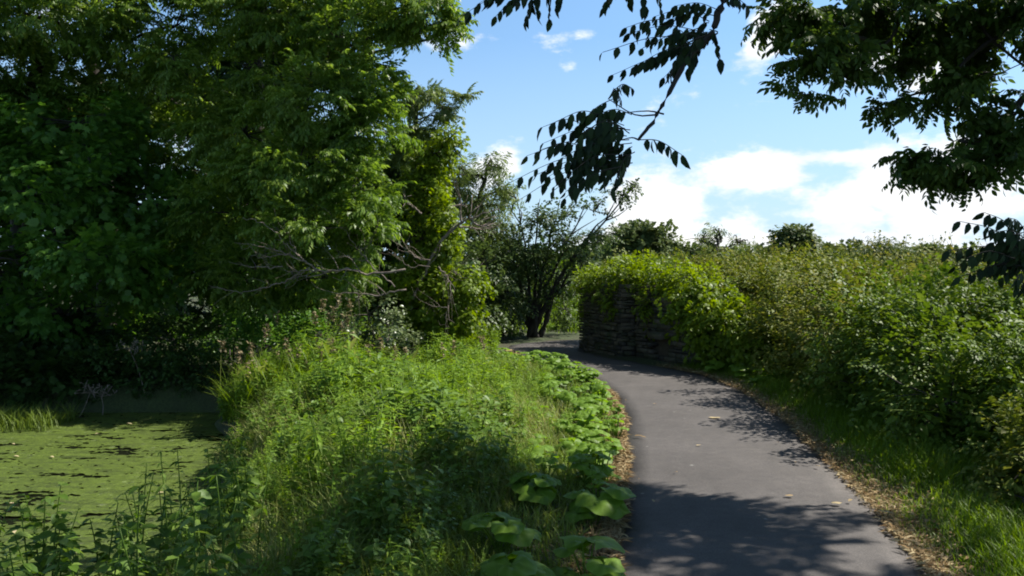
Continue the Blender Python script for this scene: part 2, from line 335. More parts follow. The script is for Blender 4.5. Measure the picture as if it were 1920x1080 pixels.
def duckweed():
    """a mat of floating rafts of weed with open cracks of water between them"""
    s = .034; xs = np.arange(-9.5, -1.4, s); ys = np.arange(4.2, 13.2, s); X, Y = np.meshgrid(xs, ys)
    q = lambda a, b, sd: vnoise(np.stack([X * a, Y * b, X * 0], -1), sd)
    n = q(1.1, 4.5, 9) * .4 + q(3.5, 15, 4) * .35 + q(9, 26, 6) * .25
    keep = (n > .295 + .10 * (q(.5, .7, 12) - .5)) & (RNG.random(X.shape) > .03)
    nx = len(xs); idx = (np.arange(len(ys) - 1)[:, None] * nx + np.arange(nx - 1)[None]); k = keep[:-1, :-1]
    i = idx[k]; F = np.concatenate([np.stack([i, i + 1, i + nx + 1], 1), np.stack([i, i + nx + 1, i + nx], 1)])
    jx = RNG.normal(0, s * .22, X.shape); jy = RNG.normal(0, s * .22, X.shape)
    V = np.stack([X + jx, Y + jy, POND_Z + .006 + RNG.uniform(0, .012, X.shape)], -1).reshape(-1, 3)
    used = np.unique(F); rm = np.full(len(V), -1); rm[used] = np.arange(len(used))
    mb = MB(); mb.add(V[used], rm[F]); tag(mb.build('duckweed', M['weed']), 'bright green duckweed covering the pond', 'duckweed', kind='stuff')
duckweed()

# ------------------------------------------------------------------ leaf templates (leaf along +Y, upper side +Z)
RNG = np.random.default_rng(504)
def tpl_outline(pts, fold=.18, droop=.15):
    """symmetric leaf from half outline [(halfwidth, y)], folded on the midrib and curved down"""
    ys_ = [0] + [p[1] for p in pts] + [1]
    V = [(0, 0, 0)]; F = []
    for w, y in pts: V += [(-w, y, fold * w - droop * y * y), (0, y, -droop * y * y), (w, y, fold * w - droop * y * y)]
    V.append((0, 1, -droop)); n = len(pts); last = len(V) - 1
    F += [(0, 2, 1), (0, 3, 2)]
    for i in range(n - 1):
        a = 1 + 3 * i; b = a + 3
        F += [(a, a + 1, b + 1), (a, b + 1, b), (a + 1, a + 2, b + 2), (a + 1, b + 2, b + 1)]
    a = 1 + 3 * (n - 1); F += [(a, a + 1, last), (a + 1, a + 2, last)]
    return np.array(V, float), np.array(F)
L_small = tpl_outline([(.30, .45)], .25, .2)
L_oval = tpl_outline([(.26, .28), (.24, .65)], .25, .2)
L_lance = tpl_outline([(.11, .4)], .3, .3)
L_ashlet = tpl_outline([(.14, .15), (.225, .42), (.15, .74)], .22, .16)
L_near = tpl_outline([(.16, .15), (.26, .42), (.17, .76)], .25, .35)
L_ashlow = tpl_outline([(.21, .42)], .2, .15)
def tpl_star():
    """five-lobed sycamore leaf"""
    ang = np.radians([-150, -115, -75, -52, -28, 0, 28, 52, 75, 115, 150]); r = np.array([.30, .42, .26, .55, .30, .62, .30, .55, .26, .42, .30])
    V = [(0, .35, 0)] + [(math.sin(a) * k, .35 + math.cos(a) * k, -.22 * k * k) for a, k in zip(ang, r)]
    V.append((0, .0, -.02)); n = len(V)
    F = [(0, i + 1, i) for i in range(1, n - 1)] + [(0, 1, n - 1)]
    return np.array(V, float), np.array(F)
L_star = tpl_star()
def spray(kind, rng):
    """one leafy twig about 1 unit long along +Y; returns V, F, tints"""
    mb = MB()
    global RNG; old = RNG; RNG = rng
    def leaves(pos, d, up, sc, tp):
        pos = np.array(pos); mb.place(tp[0], tp[1], frames(np.array(d), np.array(up)), pos, np.array(sc), U(0, 1, len(pos)))
    if kind in ('ash', 'ashlow'):
        nl = 5
        for i in range(nl):
            t0 = .15 + .5 * i / nl; side = 1 if i % 2 else -1
            a = side * U(.5, 1.1) if i < nl - 1 else 0
            dr = np.array([math.sin(a), math.cos(a), U(-.1, .35)]); dr /= np.linalg.norm(dr); L = U(.45, .62)
            s0 = np.array([0, t0, 0]); k = 5; pos, dd, up, sc = [], [], [], []
            sd_ = norm(np.cross(dr, [0, 0, 1]))
            for j in range(k + 1):
                u = .22 + .78 * j / k; p = s0 + dr * L * u + np.array([0, 0, -.28 * L * u * u])
                for q in ((-1, 1) if j < k else (0,)):
                    pos.append(p); v = sd_ * q * .8 + dr * .45 + np.array([0, 0, -.45 - .3 * u]) + RNG.normal(0, .15, 3)
                    dd.append(v); up.append(np.array([0, 0, 1]) + sd_ * q * .35 + RNG.normal(0, .2, 3)); sc.append(U(.17, .22))
            leaves(pos, dd, up, sc, L_ashlow if kind == 'ashlow' else L_ashlet)
    else:
        n, s0, s1, tp, dz = {'syc': (11, .30, .46, L_star, -.25), 'oval': (22, .16, .24, L_oval, -.1), 'small': (30, .11, .19, L_small, 0), 'lance': (32, .2, .3, L_lance, -.5), 'ivy': (24, .16, .26, L_star, -.5)}[kind]
        t0 = np.sort(U(0.05, 1, n)); side = np.where(np.arange(n) % 2, 1, -1)
        w = .42 * np.sin(np.pi * np.clip(t0 * .85 + .12, 0, 1)) * U(.2, 1, n)
        pos = np.stack([side * w, t0, U(-.14, .14, n)], 1)
        dd = np.stack([side * U(.4, 1, n), U(.1, .8, n), dz + U(-.35, .2, n)], 1)
        up = np.stack([U(-.45, .45, n), U(-.45, .45, n), np.ones(n)], 1)
        leaves(pos, dd, up, U(s0, s1, n), tp)
    RNG = old
    return np.concatenate(mb.V), np.concatenate(mb.F), np.concatenate(mb.T)
SPR = {k: [spray(k, np.random.default_rng(100 + 7 * i)) for i in range(6)] for k in ('ash', 'ashlow', 'syc', 'oval', 'small', 'lance', 'ivy')}
def scatter(mb, kind, pos, d, size, tint, updir=None):
    n = len(pos); which = RNG.integers(0, 6, n)
    up = np.tile([0., 0, 1], (n, 1)) + RNG.normal(0, .25, (n, 3)) if updir is None else updir
    R = frames(d, up)
    for k in range(6):
        s = which == k; V, F, T = SPR[kind][k]
        mb.place(V, F, R[s], pos[s], size[s], tint[s], T)

def crown(mb, kind, lobes, dens, size, hollow=.45, rough=.35, droop=.2, tshift=0., seed=1, clump=2.2, gap=.0):
    """lobes: (centre, radii). sprays through each lobe's outer volume, thinned by noise so that gaps and clumps form"""
    anchors = []
    for c, r in lobes:
        c = np.asarray(c, float); r = np.asarray(r, float)
        area = 4 * np.pi * ((r[0]*r[1])**1.6 / 3 + (r[0]*r[2])**1.6 / 3 + (r[1]*r[2])**1.6 / 3) ** (1 / 1.6)
        n = max(4, int(area * dens))
        u = norm(RNG.normal(size=(n, 3))); k = hollow + (1 - hollow) * RNG.random(n) ** .6
        wob = 1 + rough * (vnoise(u * 2.3 + c, seed) - .5) * 2
        p = c + u * r * (k * wob)[:, None]
        keep = vnoise(p * clump, seed + 7) > gap
        p, u = p[keep], u[keep]; n = len(p)
        d = u + RNG.normal(0, .35, (n, 3)); d[:, 2] -= droop
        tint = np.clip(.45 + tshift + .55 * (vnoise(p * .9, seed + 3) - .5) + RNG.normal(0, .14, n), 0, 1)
        s = size * U(.7, 1.25, n)
        scatter(mb, kind, p - norm(d) * (s * .5)[:, None], d, s, tint)
        anchors.append((c, p))
    return anchors
def skeleton(mb, trunk, rad, anchors, limb_r=.05, twigs=10, thin=.012):
    """trunk tube, a limb to each lobe and twigs out to its sprays"""
    tr = curve(trunk, 18, .02); mb.tube(tr, rad, 9)
    for c, p in anchors:
        z = c[2] - .35 * np.linalg.norm(c[:2] - tr[:, :2].mean(0))
        i = int(np.clip(np.argmin(np.abs(tr[:, 2] - z)), 2, len(tr) - 1)); s0 = tr[i]
        mid = (s0 + c) / 2 + np.array([0, 0, .12 * np.linalg.norm(c - s0)]) + RNG.normal(0, .08, 3)
        mb.tube(curve([s0, mid, c], 9, .02), [limb_r, limb_r * .35], 6)
        if len(p) and twigs:
            for j in RNG.integers(0, len(p), twigs):
                e = p[j]; m2 = (c * .45 + e * .55) + RNG.normal(0, .1, 3) + np.array([0, 0, .06]); mb.tube(curve([c, m2, e], 6, .01), [thin * 1.3, thin * .35], 4)
def PLb(px, py, d, rx, ry, rd): return (P(px, py, d), (rx * d / FPX, rd, ry * d / FPX))
def tree(name, label, cat, kind, m, trunk, rad, lobes, dens, size, group=None, bark='bark', limb=.05, twigs=10, thin=.012, **kw):
    base = np.array(trunk[0], float); t = thing(name, label, cat, base, group)
    cb = MB(); anc = crown(cb, kind, lobes, dens, size, **kw)
    sb = MB(); skeleton(sb, trunk, rad, anc, limb, twigs, thin)
    sb.build('trunk', M[bark], t, smooth=True); cb.build('crown', M[m], t)
    return t
def G(px, d, dz=0): x = (px - 960) / FPX * d; return np.array([x, d, float(ground_z(x, d)) + dz])

# ------------------------------------------------------------------ left bank trees
RNG = np.random.default_rng(505)
tree('sycamore_tree', 'dark sycamore with broad lobed leaves hanging over the far left of the pond', 'tree', 'syc', 'syc',
     [G(20, 16, -.1), P(40, 450, 16), P(60, 200, 16), P(80, 60, 16)], [.26, .1],
     [PLb(-60, 300, 14.8, 190, 75, 1.3), PLb(60, 360, 14.2, 150, 50, 1.0), PLb(180, 485, 13.6, 130, 55, 1.0), PLb(-30, 480, 14, 140, 60, 1.1), PLb(290, 380, 15.2, 140, 60, 1.2), PLb(120, 590, 14.4, 190, 70, 1.2),
      PLb(170, 350, 14.4, 110, 50, .8), PLb(190, 300, 15, 90, 40, .7), PLb(-140, 560, 14, 150, 120, 1.2), PLb(320, 520, 15, 130, 60, 1.1), PLb(150, 230, 15.2, 140, 50, 1.2), PLb(-150, 150, 15.4, 170, 120, 1.5)], 21, .36, seed=2, droop=.3, gap=.38, clump=1.3, rough=.5)
tree('ash_tree', 'tall ash at the top left with small chinks of sky between its leaves', 'tree', 'ashlow', 'ash',
     [G(200, 17.5, -.1), P(205, 400, 17.5), P(180, 150, 17.3), P(170, -150, 17)], [.24, .08],
     [PLb(60, 30, 15.5, 200, 90, 1.4), PLb(330, 50, 16, 150, 80, 1.3), PLb(180, -70, 16, 240, 90, 1.5), PLb(-60, 150, 16, 170, 80, 1.4), PLb(310, 180, 16.5, 130, 60, 1.2), PLb(420, -60, 16.5, 140, 100, 1.3), PLb(340, 130, 15.2, 70, 50, .6), PLb(80, 200, 16.6, 160, 60, 1.2), PLb(370, 320, 16.8, 90, 55, .8), PLb(420, 400, 16.8, 90, 50, .8), PLb(330, 440, 17, 90, 60, .8)], 20, .46, seed=5, gap=.36, clump=1.3, rough=.5, tshift=-.05)
tree('ash_tree', 'tallest ash in the middle of the left bank with pale green sunlit right side', 'tree', 'ashlow', 'ash',
     [G(480, 17.0, -.1), P(482, 400, 17), P(478, 150, 16.8), P(490, 20, 16.5), P(520, -160, 16.5)], [.27, .09],
     [PLb(520, 30, 15.5, 130, 80, 1.3), PLb(640, 70, 15, 95, 70, 1.1), PLb(620, -60, 15.5, 180, 90, 1.4), PLb(690, 160, 14.6, 70, 60, .9), PLb(600, 200, 14.4, 120, 75, 1.1), PLb(690, 260, 14.2, 75, 70, .9), PLb(560, 320, 14, 140, 75, 1.1),
      PLb(680, 360, 13.8, 68, 70, .9), PLb(600, 430, 13.5, 130, 65, 1.0), PLb(680, 440, 13.6, 50, 60, .8), PLb(460, 250, 15.5, 110, 90, 1.2), PLb(450, 400, 14.8, 110, 80, 1.1), PLb(770, 10, 14.5, 80, 35, .8), PLb(845, 60, 14.3, 22, 45, .4), PLb(790, 45, 14.3, 30, 20, .4), PLb(740, 50, 14.5, 45, 30, .5), PLb(812, 25, 14.3, 45, 26, .5), PLb(480, 130, 15.4, 60, 40, .6), PLb(480, 520, 14.6, 120, 60, 1.0), PLb(620, 520, 14.2, 110, 50, .9)], 25, .42, seed=9, gap=.34, clump=1.5, rough=.45, tshift=.08)
tree('young_ash_tree', 'slender open ash with see-through crown against the blue sky behind the ivy-clad tree', 'tree', 'ashlow', 'willow',
     [G(775, 22, -.1), P(775, 400, 22), P(778, 260, 22), P(785, 160, 22)], [.12, .03],
     [PLb(800, 178, 22, 40, 24, .7), PLb(870, 180, 22, 18, 14, .4), PLb(835, 215, 22, 26, 12, .5), PLb(765, 195, 22, 26, 34, .7), PLb(795, 245, 22, 40, 20, .7), PLb(755, 280, 22, 30, 40, .8), PLb(845, 205, 22, 12, 8, .3)], 17, .42, seed=12, gap=.3, hollow=.2, limb=.022, twigs=6, thin=.011)
tree('climber_clad_tree', 'leaning tree wrapped in bright green climbing leaves beside the pond', 'tree', 'ivy', 'ivy',
     [G(800, 15.2, -.1), P(795, 480, 15.2), P(800, 360, 15.2), P(835, 262, 15.2)], [.2, .16, .07],
     [PLb(838, 268, 15.1, 26, 24, .35), PLb(812, 296, 15.1, 38, 30, .4), PLb(790, 345, 15, 40, 38, .45), PLb(800, 400, 15, 46, 40, .5), PLb(812, 455, 14.8, 50, 36, .5), PLb(790, 520, 14.8, 55, 40, .55), PLb(860, 530, 14.6, 60, 28, .5), PLb(812, 590, 14.8, 52, 48, .55), PLb(870, 600, 14.7, 30, 46, .4), PLb(790, 640, 14.8, 50, 30, .5), PLb(835, 420, 14.8, 26, 20, .3)], 42, .34, seed=17, hollow=.6, droop=.5, gap=.26, clump=2.6, rough=.55)
tree('willow_tree', 'pale feathery willow behind the dead boughs', 'tree', 'lance', 'willow',
     [G(900, 21, -.1), P(905, 480, 21), P(900, 380, 21), P(920, 300, 21)], [.13, .03],
     [PLb(880, 330, 21, 35, 35, .8), PLb(925, 315, 21, 26, 26, .6), PLb(900, 390, 21, 55, 34, 1.0), PLb(945, 360, 21, 28, 30, .7), PLb(870, 440, 20.5, 50, 40, 1.0), PLb(930, 440, 21, 45, 40, 1.0), PLb(850, 360, 21, 25, 35, .6)], 11, .5, seed=21, gap=.3, hollow=.2, thin=.018)
def multistem():
    base = G(1000, 20.5, -.05); t = thing('alder_tree', 'dark many-stemmed tree fanning out where the path bends', 'tree', base)
    cb = MB(); sb = MB()
    lobes = [PLb(1010, 412, 20.3, 40, 26, .8), PLb(1060, 405, 20.3, 42, 26, .8), PLb(1115, 395, 20.3, 34, 22, .7), PLb(1165, 365, 20.3, 30, 22, .6), PLb(1060, 450, 20.3, 70, 34, 1.0), PLb(1120, 440, 20.3, 45, 28, .8), PLb(980, 470, 20.5, 50, 50, 1.0), PLb(1050, 520, 20.8, 60, 50, 1.0), PLb(980, 560, 20.8, 50, 50, 1.0), PLb(940, 520, 20.5, 40, 50, .8), PLb(1000, 490, 20.3, 50, 40, .8), PLb(1090, 500, 20.5, 35, 40, .7), PLb(1060, 580, 21, 40, 45, .8), PLb(1185, 345, 20.3, 14, 12, .3)]
    anc = crown(cb, 'oval', lobes, 12.5, .36, seed=31, gap=.42, hollow=.15, clump=1.8)
    for tx, ty in ((950, 450), (975, 400), (1010, 380), (1050, 375), (1100, 380), (1150, 385), (1195, 345), (1130, 440), (925, 520)):
        b0 = base + [U(-.15, .15), U(-.1, .1), 0]; e = P(tx, ty, 20.4)
        mid = base * .55 + e * .45; mid[0] = base[0] + (e[0] - base[0]) * .32
        c = curve([b0, mid, e], 14, .025); sb.tube(c, [.085, .035, .010], 7)
        for k in range(5):
            s0 = c[RNG.integers(6, len(c) - 1)]; e2 = s0 + np.array([(e[0] - base[0]) * U(.05, .3) + U(-.3, .3), U(-.3, .3), U(.2, .7)]); sb.tube(curve([s0, (s0 + e2) / 2 + RNG.normal(0, .05, 3), e2], 5), [.02, .006], 4)
    for c, p in anc:
        for j in (RNG.integers(0, len(p), 8) if len(p) else ()): sb.tube(curve([c, (c + p[j]) / 2 + RNG.normal(0, .06, 3), p[j]], 5), [.014, .005], 4)
    sb.build('trunk', M['darkbark'], t, smooth=True); cb.build('crown', M['multi'], t)
multistem()
# shrubs behind the bank and along the far shore
def shrub(name, label, cat, kind, m, lobes, dens, size, group=None, **kw):
    c0 = np.mean([l[0] for l in lobes], 0); b = np.array([c0[0], c0[1], float(ground_z(c0[0], c0[1])) - .03])
    t = thing(name, label, cat, b, group)
    core = kw.pop('core', 0); cb = MB(); anc = crown(cb, kind, lobes, dens, size, **kw)
    if core: crown(cb, 'oval', [(l[0] - np.array([-.12, -.1, .22]), np.array(l[1]) * [.8, .8, .85]) for l in lobes], core, .5, hollow=.5, rough=.2, tshift=-.25, seed=3)  # added inner leaves with darker tint, the bush's inner shade put into their colour
    sb = MB()
    for c, p in anc:
        b0 = b - [0, 0, .1]
        sb.tube(curve([b0, np.array([(b0[0] + c[0]) / 2, (b0[1] + c[1]) / 2, (b0[2] * .4 + c[2] * .6)]) + RNG.normal(0, .05, 3), c], 8, .01), [.022, .010], 5)
        for j in (RNG.integers(0, len(p), 9) if len(p) else ()): sb.tube(curve([c, (c + p[j]) / 2 + RNG.normal(0, .06, 3), p[j]], 5), [.010, .003], 4)
    sb.build('stems', M['bark'], t, smooth=True); cb.build('foliage', M[m], t)
    return t
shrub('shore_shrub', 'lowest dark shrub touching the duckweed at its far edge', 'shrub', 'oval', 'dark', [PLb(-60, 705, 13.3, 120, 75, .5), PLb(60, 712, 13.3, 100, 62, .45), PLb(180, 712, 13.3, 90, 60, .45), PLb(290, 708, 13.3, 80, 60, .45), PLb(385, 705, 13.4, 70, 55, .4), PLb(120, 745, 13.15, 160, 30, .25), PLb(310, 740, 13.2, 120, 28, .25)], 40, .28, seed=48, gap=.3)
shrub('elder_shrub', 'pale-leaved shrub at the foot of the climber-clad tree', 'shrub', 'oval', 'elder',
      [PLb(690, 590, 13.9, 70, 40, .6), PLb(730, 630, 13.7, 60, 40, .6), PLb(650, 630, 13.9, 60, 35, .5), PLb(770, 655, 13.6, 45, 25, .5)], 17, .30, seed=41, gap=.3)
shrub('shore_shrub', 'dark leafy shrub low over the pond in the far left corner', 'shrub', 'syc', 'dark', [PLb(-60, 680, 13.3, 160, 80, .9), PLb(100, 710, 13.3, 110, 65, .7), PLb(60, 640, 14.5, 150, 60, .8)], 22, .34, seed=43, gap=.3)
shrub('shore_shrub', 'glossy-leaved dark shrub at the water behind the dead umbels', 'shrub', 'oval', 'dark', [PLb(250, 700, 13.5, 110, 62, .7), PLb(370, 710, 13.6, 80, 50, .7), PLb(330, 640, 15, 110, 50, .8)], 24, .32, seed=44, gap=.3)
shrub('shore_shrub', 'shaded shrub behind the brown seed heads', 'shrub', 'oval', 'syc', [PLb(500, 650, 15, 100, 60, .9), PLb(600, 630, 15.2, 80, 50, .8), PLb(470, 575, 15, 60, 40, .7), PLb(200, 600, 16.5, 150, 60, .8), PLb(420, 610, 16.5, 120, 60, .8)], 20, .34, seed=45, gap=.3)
shrub('thicket_shrub', 'olive green thicket between the climber-clad tree and the many-stemmed tree', 'shrub', 'oval', 'multi', [PLb(900, 500, 19.5, 70, 55, 1.1), PLb(890, 590, 19, 70, 50, 1.0), PLb(945, 560, 20, 50, 60, 1.0), PLb(960, 610, 20.5, 35, 28, .6)], 12, .42, seed=46, gap=.3)
shrub('thicket_shrub', 'bright leafy growth in the gap beside the left corner of the stone wall', 'shrub', 'lance', 'grass', [PLb(1070, 600, 23, 40, 34, .8), PLb(1110, 590, 24, 50, 40, .8), PLb(1060, 550, 25, 60, 60, 1)], 9, .5, seed=47, gap=.2)
# dark wood behind: trees close the view
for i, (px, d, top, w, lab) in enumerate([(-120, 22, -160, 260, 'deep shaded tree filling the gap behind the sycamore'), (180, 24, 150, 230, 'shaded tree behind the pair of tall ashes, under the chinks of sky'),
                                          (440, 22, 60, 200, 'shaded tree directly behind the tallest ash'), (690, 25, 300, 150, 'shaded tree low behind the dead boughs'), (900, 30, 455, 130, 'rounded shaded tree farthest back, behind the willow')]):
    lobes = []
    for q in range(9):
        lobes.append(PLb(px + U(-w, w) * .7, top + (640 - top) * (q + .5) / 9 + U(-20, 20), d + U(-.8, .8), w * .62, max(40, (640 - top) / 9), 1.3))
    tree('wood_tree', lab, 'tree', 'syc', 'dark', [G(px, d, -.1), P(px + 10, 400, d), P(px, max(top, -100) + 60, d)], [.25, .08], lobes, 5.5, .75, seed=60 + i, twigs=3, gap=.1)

# ------------------------------------------------------------------ dead boughs over the pond
RNG = np.random.default_rng(506)
def bough(label, d, strokes, r0):
    b = P(*strokes[0][0], d); t = thing('dead_bough', label, 'dead branch', b)
    for i, s in enumerate(strokes):
        mb = MB(); n = len(s); dd = d + U(-.25, .25) * (i > 0)
        pts = [P(x, y, d + (dd - d) * k / max(1, n - 1)) for k, (x, y) in enumerate(s)]
        c = curve(pts, 5 * n, .012); r = r0 * (.52 if i == 0 else .34); mb.tube(c, [r, r * .75, r * .25], 6)
        for k in range(8 if i == 0 else 6):
            j = RNG.integers(2, len(c) - 1); v = norm(c[-1] - c[0]) * U(.1, .4) + np.array([U(-.15, .15), U(-.2, .2), U(-.25, .3)])
            mb.tube(curve([c[j], c[j] + v * .5 + RNG.normal(0, .05, 3), c[j] + v], 7), [r * .4, r * .12], 4)
        mb.build('limb' if i == 0 else 'side_branch', M['dead'], t, smooth=True)
bough('longest pale dead bough reaching left over the pond with many side branches', 12.6,
      [[(760, 505), (690, 514), (660, 506), (600, 507), (580, 495), (545, 465), (520, 440), (490, 418), (455, 408)],
       [(580, 502), (540, 525), (505, 536), (470, 546), (430, 545), (392, 535)], [(565, 488), (520, 470), (490, 462), (440, 455)],
       [(600, 507), (560, 508), (545, 514)], [(530, 500), (480, 502), (445, 492)], [(575, 490), (530, 478), (500, 482), (470, 480)], [(640, 505), (600, 515), (550, 522)], [(560, 480), (540, 440), (530, 410)]], .032)
bough('thin dead bough sloping down from the ash crown to the right', 12.9, [[(740, 538), (715, 515), (690, 490), (675, 470), (640, 425), (605, 398)], [(690, 492), (650, 482), (628, 478)], [(675, 470), (690, 460), (700, 445)]], .020)
bough('bare horizontal stick just above the shrub with pale leaves', 12.7, [[(762, 543), (720, 551), (685, 553), (650, 549), (630, 551)], [(672, 553), (672, 562)]], .026)
bough('pair of crooked bare twigs ending at the climbing leaves', 13.6, [[(806, 488), (780, 482), (750, 460), (722, 445)], [(806, 500), (765, 498), (745, 480), (728, 466)]], .024)
bough('forked grey dead branch hanging before the climbing leaves', 13.4, [[(822, 500), (840, 522), (846, 548), (840, 575)], [(838, 577), (822, 575), (806, 573)], [(838, 576), (837, 600), (836, 640)], [(832, 520), (850, 508), (870, 495)]], .022)
bough('dark leaning bough rising right from the climbing leaves to the willow', 14.4, [[(775, 560), (800, 500), (825, 455), (860, 422), (895, 405), (935, 392)], [(860, 422), (863, 395), (862, 365)], [(880, 412), (905, 425), (930, 405)], [(790, 400), (768, 385), (758, 372)], [(860, 425), (890, 428), (920, 430)]], .06)

# ------------------------------------------------------------------ ruined stone wall
RNG = np.random.default_rng(507)
def stone_wall():
    A, B, Cc, D = np.array([1.46, 17.35]), np.array([2.02, 15.85]), np.array([2.28, 15.78]), np.array([3.25, 13.7])
    base = np.array([2.2, 15.5, 0.]); t = thing('stone_wall', 'dark ruined rubble stone wall with a square drain hole under overhanging leaves', 'stone wall', base)
    mb = MB(); hole = MB()
    box = np.array([(x, y, z) for z in (0, 1) for y in (0, 1) for x in (0, 1)], float)
    bf = np.array([(0, 2, 1), (1, 2, 3), (4, 5, 6), (5, 7, 6), (0, 1, 4), (1, 5, 4), (2, 6, 3), (3, 6, 7), (0, 4, 2), (2, 4, 6), (1, 3, 5), (3, 7, 5)])
    def face(p, q, top0, top1, hole_s=None):
        L = np.linalg.norm(q - p); u = (q - p) / L; nrm = np.array([u[1], -u[0]])
        if nrm @ (np.array([0, 0]) - (p + q) / 2) < 0: nrm = -nrm
        z = -.05
        while z < max(top0, top1):
            h = U(.04, .095); s = U(-.15, 0)
            while s < L:
                w = U(.10, .42); s1 = min(s + w, L); s_ = max(s, 0); topz = top0 + (top1 - top0) * (s_ / L) + .05 * math.sin(s_ * 9)
                inh = hole_s and (s1 > hole_s[0] and s_ < hole_s[1] and z + h > hole_s[2] and z < hole_s[3])
                if z < topz and not inh and s1 - s_ > .03:
                    pr = U(-.015, .03); g = U(.004, .012)
                    a = p + u * (s_ + g); b = p + u * (s1 - g); bk = -nrm * .22; fr = nrm * pr
                    V = np.array([[*(a + bk), z + g], [*(b + bk), z + g], [*(a + fr), z + g], [*(b + fr), z + g], [*(a + bk), z + h - g], [*(b + bk), z + h - g], [*(a + fr), z + h - g], [*(b + fr), z + h - g]])
                    V[[2, 3, 6, 7]] += RNG.normal(0, .007, (4, 3)); mb.add(V, bf, U(0, 1))
                s += w
            z += h
    face(A, B, 1.24, 1.30); face(B, Cc, 1.32, 1.3); face(Cc, D, 1.34, .62, (.55, .86, .14, .44)); face(A, np.array([3.2, 18.1]), 1.24, 1.2)
    # core behind the stones
    core = MB(); rear = [np.array([3.3, 18.0]), np.array([5.2, 15.5])]
    def inset(p): return p + np.array([.13, .06])
    poly = [inset(A), inset(B), Cc + [.12, .08], D + [.12, .12], rear[1], rear[0]]; tops = [1.16, 1.22, 1.2, .5, .9, 1.1]
    n = len(poly); V = [[*p, -.1] for p in poly] + [[*p, h] for p, h in zip(poly, tops)]; F = []
    for i in range(n): j = (i + 1) % n; F += [(i, j, j + n), (i, j + n, i + n)]
    for i in range(1, n - 1): F.append((n, n + i, n + i + 1))
    core.add(V, F)
    u = norm(D - Cc); nr = np.array([u[1], -u[0]]); nr = nr if nr @ (-Cc) > 0 else -nr
    a, b = Cc + u * .50, Cc + u * .92
    V = [[*(a - nr * .2), .42], [*(b - nr * .2), .42], [*(a + nr * .07), .42], [*(b + nr * .07), .42], [*(a - nr * .2), .52], [*(b - nr * .2), .52], [*(a + nr * .07), .52], [*(b + nr * .07), .52]]
    hole.add(V, bf, .8)
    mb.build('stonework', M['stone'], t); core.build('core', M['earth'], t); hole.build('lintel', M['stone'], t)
stone_wall()

# ------------------------------------------------------------------ right-hand bank: brambles and hawthorns
RNG = np.random.default_rng(508)
def foot(y): return float(np.interp(y, [4, 5.5, 7, 9, 12, 14], [3.15, 3.35, 3.55, 3.85, 4.25, 4.2]))
def mound(name, label, kind, m, lst, dens, size, **kw):
    kw.setdefault('core', 16); lst = [(x, y, z - (.07 if y > 10 and y < 19 and z > 1.1 and x > 3.3 else 0), rx, ry, rz * U(.88, 1.12)) for x, y, z, rx, ry, rz in lst]
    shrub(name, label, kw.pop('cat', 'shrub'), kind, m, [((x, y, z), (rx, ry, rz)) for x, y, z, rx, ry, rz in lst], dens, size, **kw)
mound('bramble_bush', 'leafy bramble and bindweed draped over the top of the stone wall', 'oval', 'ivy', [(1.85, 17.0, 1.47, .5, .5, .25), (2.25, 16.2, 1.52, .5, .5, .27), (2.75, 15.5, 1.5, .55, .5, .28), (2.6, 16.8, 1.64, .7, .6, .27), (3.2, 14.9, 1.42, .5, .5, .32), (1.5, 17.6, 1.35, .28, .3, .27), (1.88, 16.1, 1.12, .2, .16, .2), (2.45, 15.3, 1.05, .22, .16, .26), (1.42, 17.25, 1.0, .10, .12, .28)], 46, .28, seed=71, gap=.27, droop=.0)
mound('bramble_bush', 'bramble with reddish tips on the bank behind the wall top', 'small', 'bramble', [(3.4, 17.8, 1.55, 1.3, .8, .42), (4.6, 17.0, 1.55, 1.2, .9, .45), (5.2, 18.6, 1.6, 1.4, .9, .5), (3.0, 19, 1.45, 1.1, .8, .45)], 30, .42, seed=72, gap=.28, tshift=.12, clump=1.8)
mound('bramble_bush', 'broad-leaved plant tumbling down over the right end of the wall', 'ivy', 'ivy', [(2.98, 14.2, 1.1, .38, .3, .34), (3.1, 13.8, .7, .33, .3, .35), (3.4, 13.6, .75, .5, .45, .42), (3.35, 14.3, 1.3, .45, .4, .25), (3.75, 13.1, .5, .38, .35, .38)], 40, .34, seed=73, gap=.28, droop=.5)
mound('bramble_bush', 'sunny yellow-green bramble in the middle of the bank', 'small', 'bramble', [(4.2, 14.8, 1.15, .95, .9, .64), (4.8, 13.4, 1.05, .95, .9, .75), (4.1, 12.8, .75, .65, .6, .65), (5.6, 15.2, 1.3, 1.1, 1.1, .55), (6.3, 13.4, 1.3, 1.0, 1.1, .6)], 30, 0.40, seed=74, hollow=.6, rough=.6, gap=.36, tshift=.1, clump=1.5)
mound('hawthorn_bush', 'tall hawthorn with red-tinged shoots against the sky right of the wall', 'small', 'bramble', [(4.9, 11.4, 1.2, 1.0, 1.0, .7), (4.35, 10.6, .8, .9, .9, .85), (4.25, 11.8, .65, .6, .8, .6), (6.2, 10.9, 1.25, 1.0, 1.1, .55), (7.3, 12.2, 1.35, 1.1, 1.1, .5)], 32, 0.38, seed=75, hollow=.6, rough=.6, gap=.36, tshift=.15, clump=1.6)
mound('hawthorn_bush', 'glossy hawthorn bulging over the shaded verge', 'small', 'haw', [(4.45, 9.0, .95, .95, .9, .74), (4.1, 8.1, .75, .8, .8, .78), (4.15, 9.6, .95, .7, .7, .6), (3.95, 9.0, .5, .6, .8, .5), (5.7, 8.6, 1.15, .9, .9, .55), (5.9, 9.6, 1.1, .9, .9, .55)], 36, 0.37, seed=76, hollow=.6, rough=.6, gap=.36, clump=1.8)
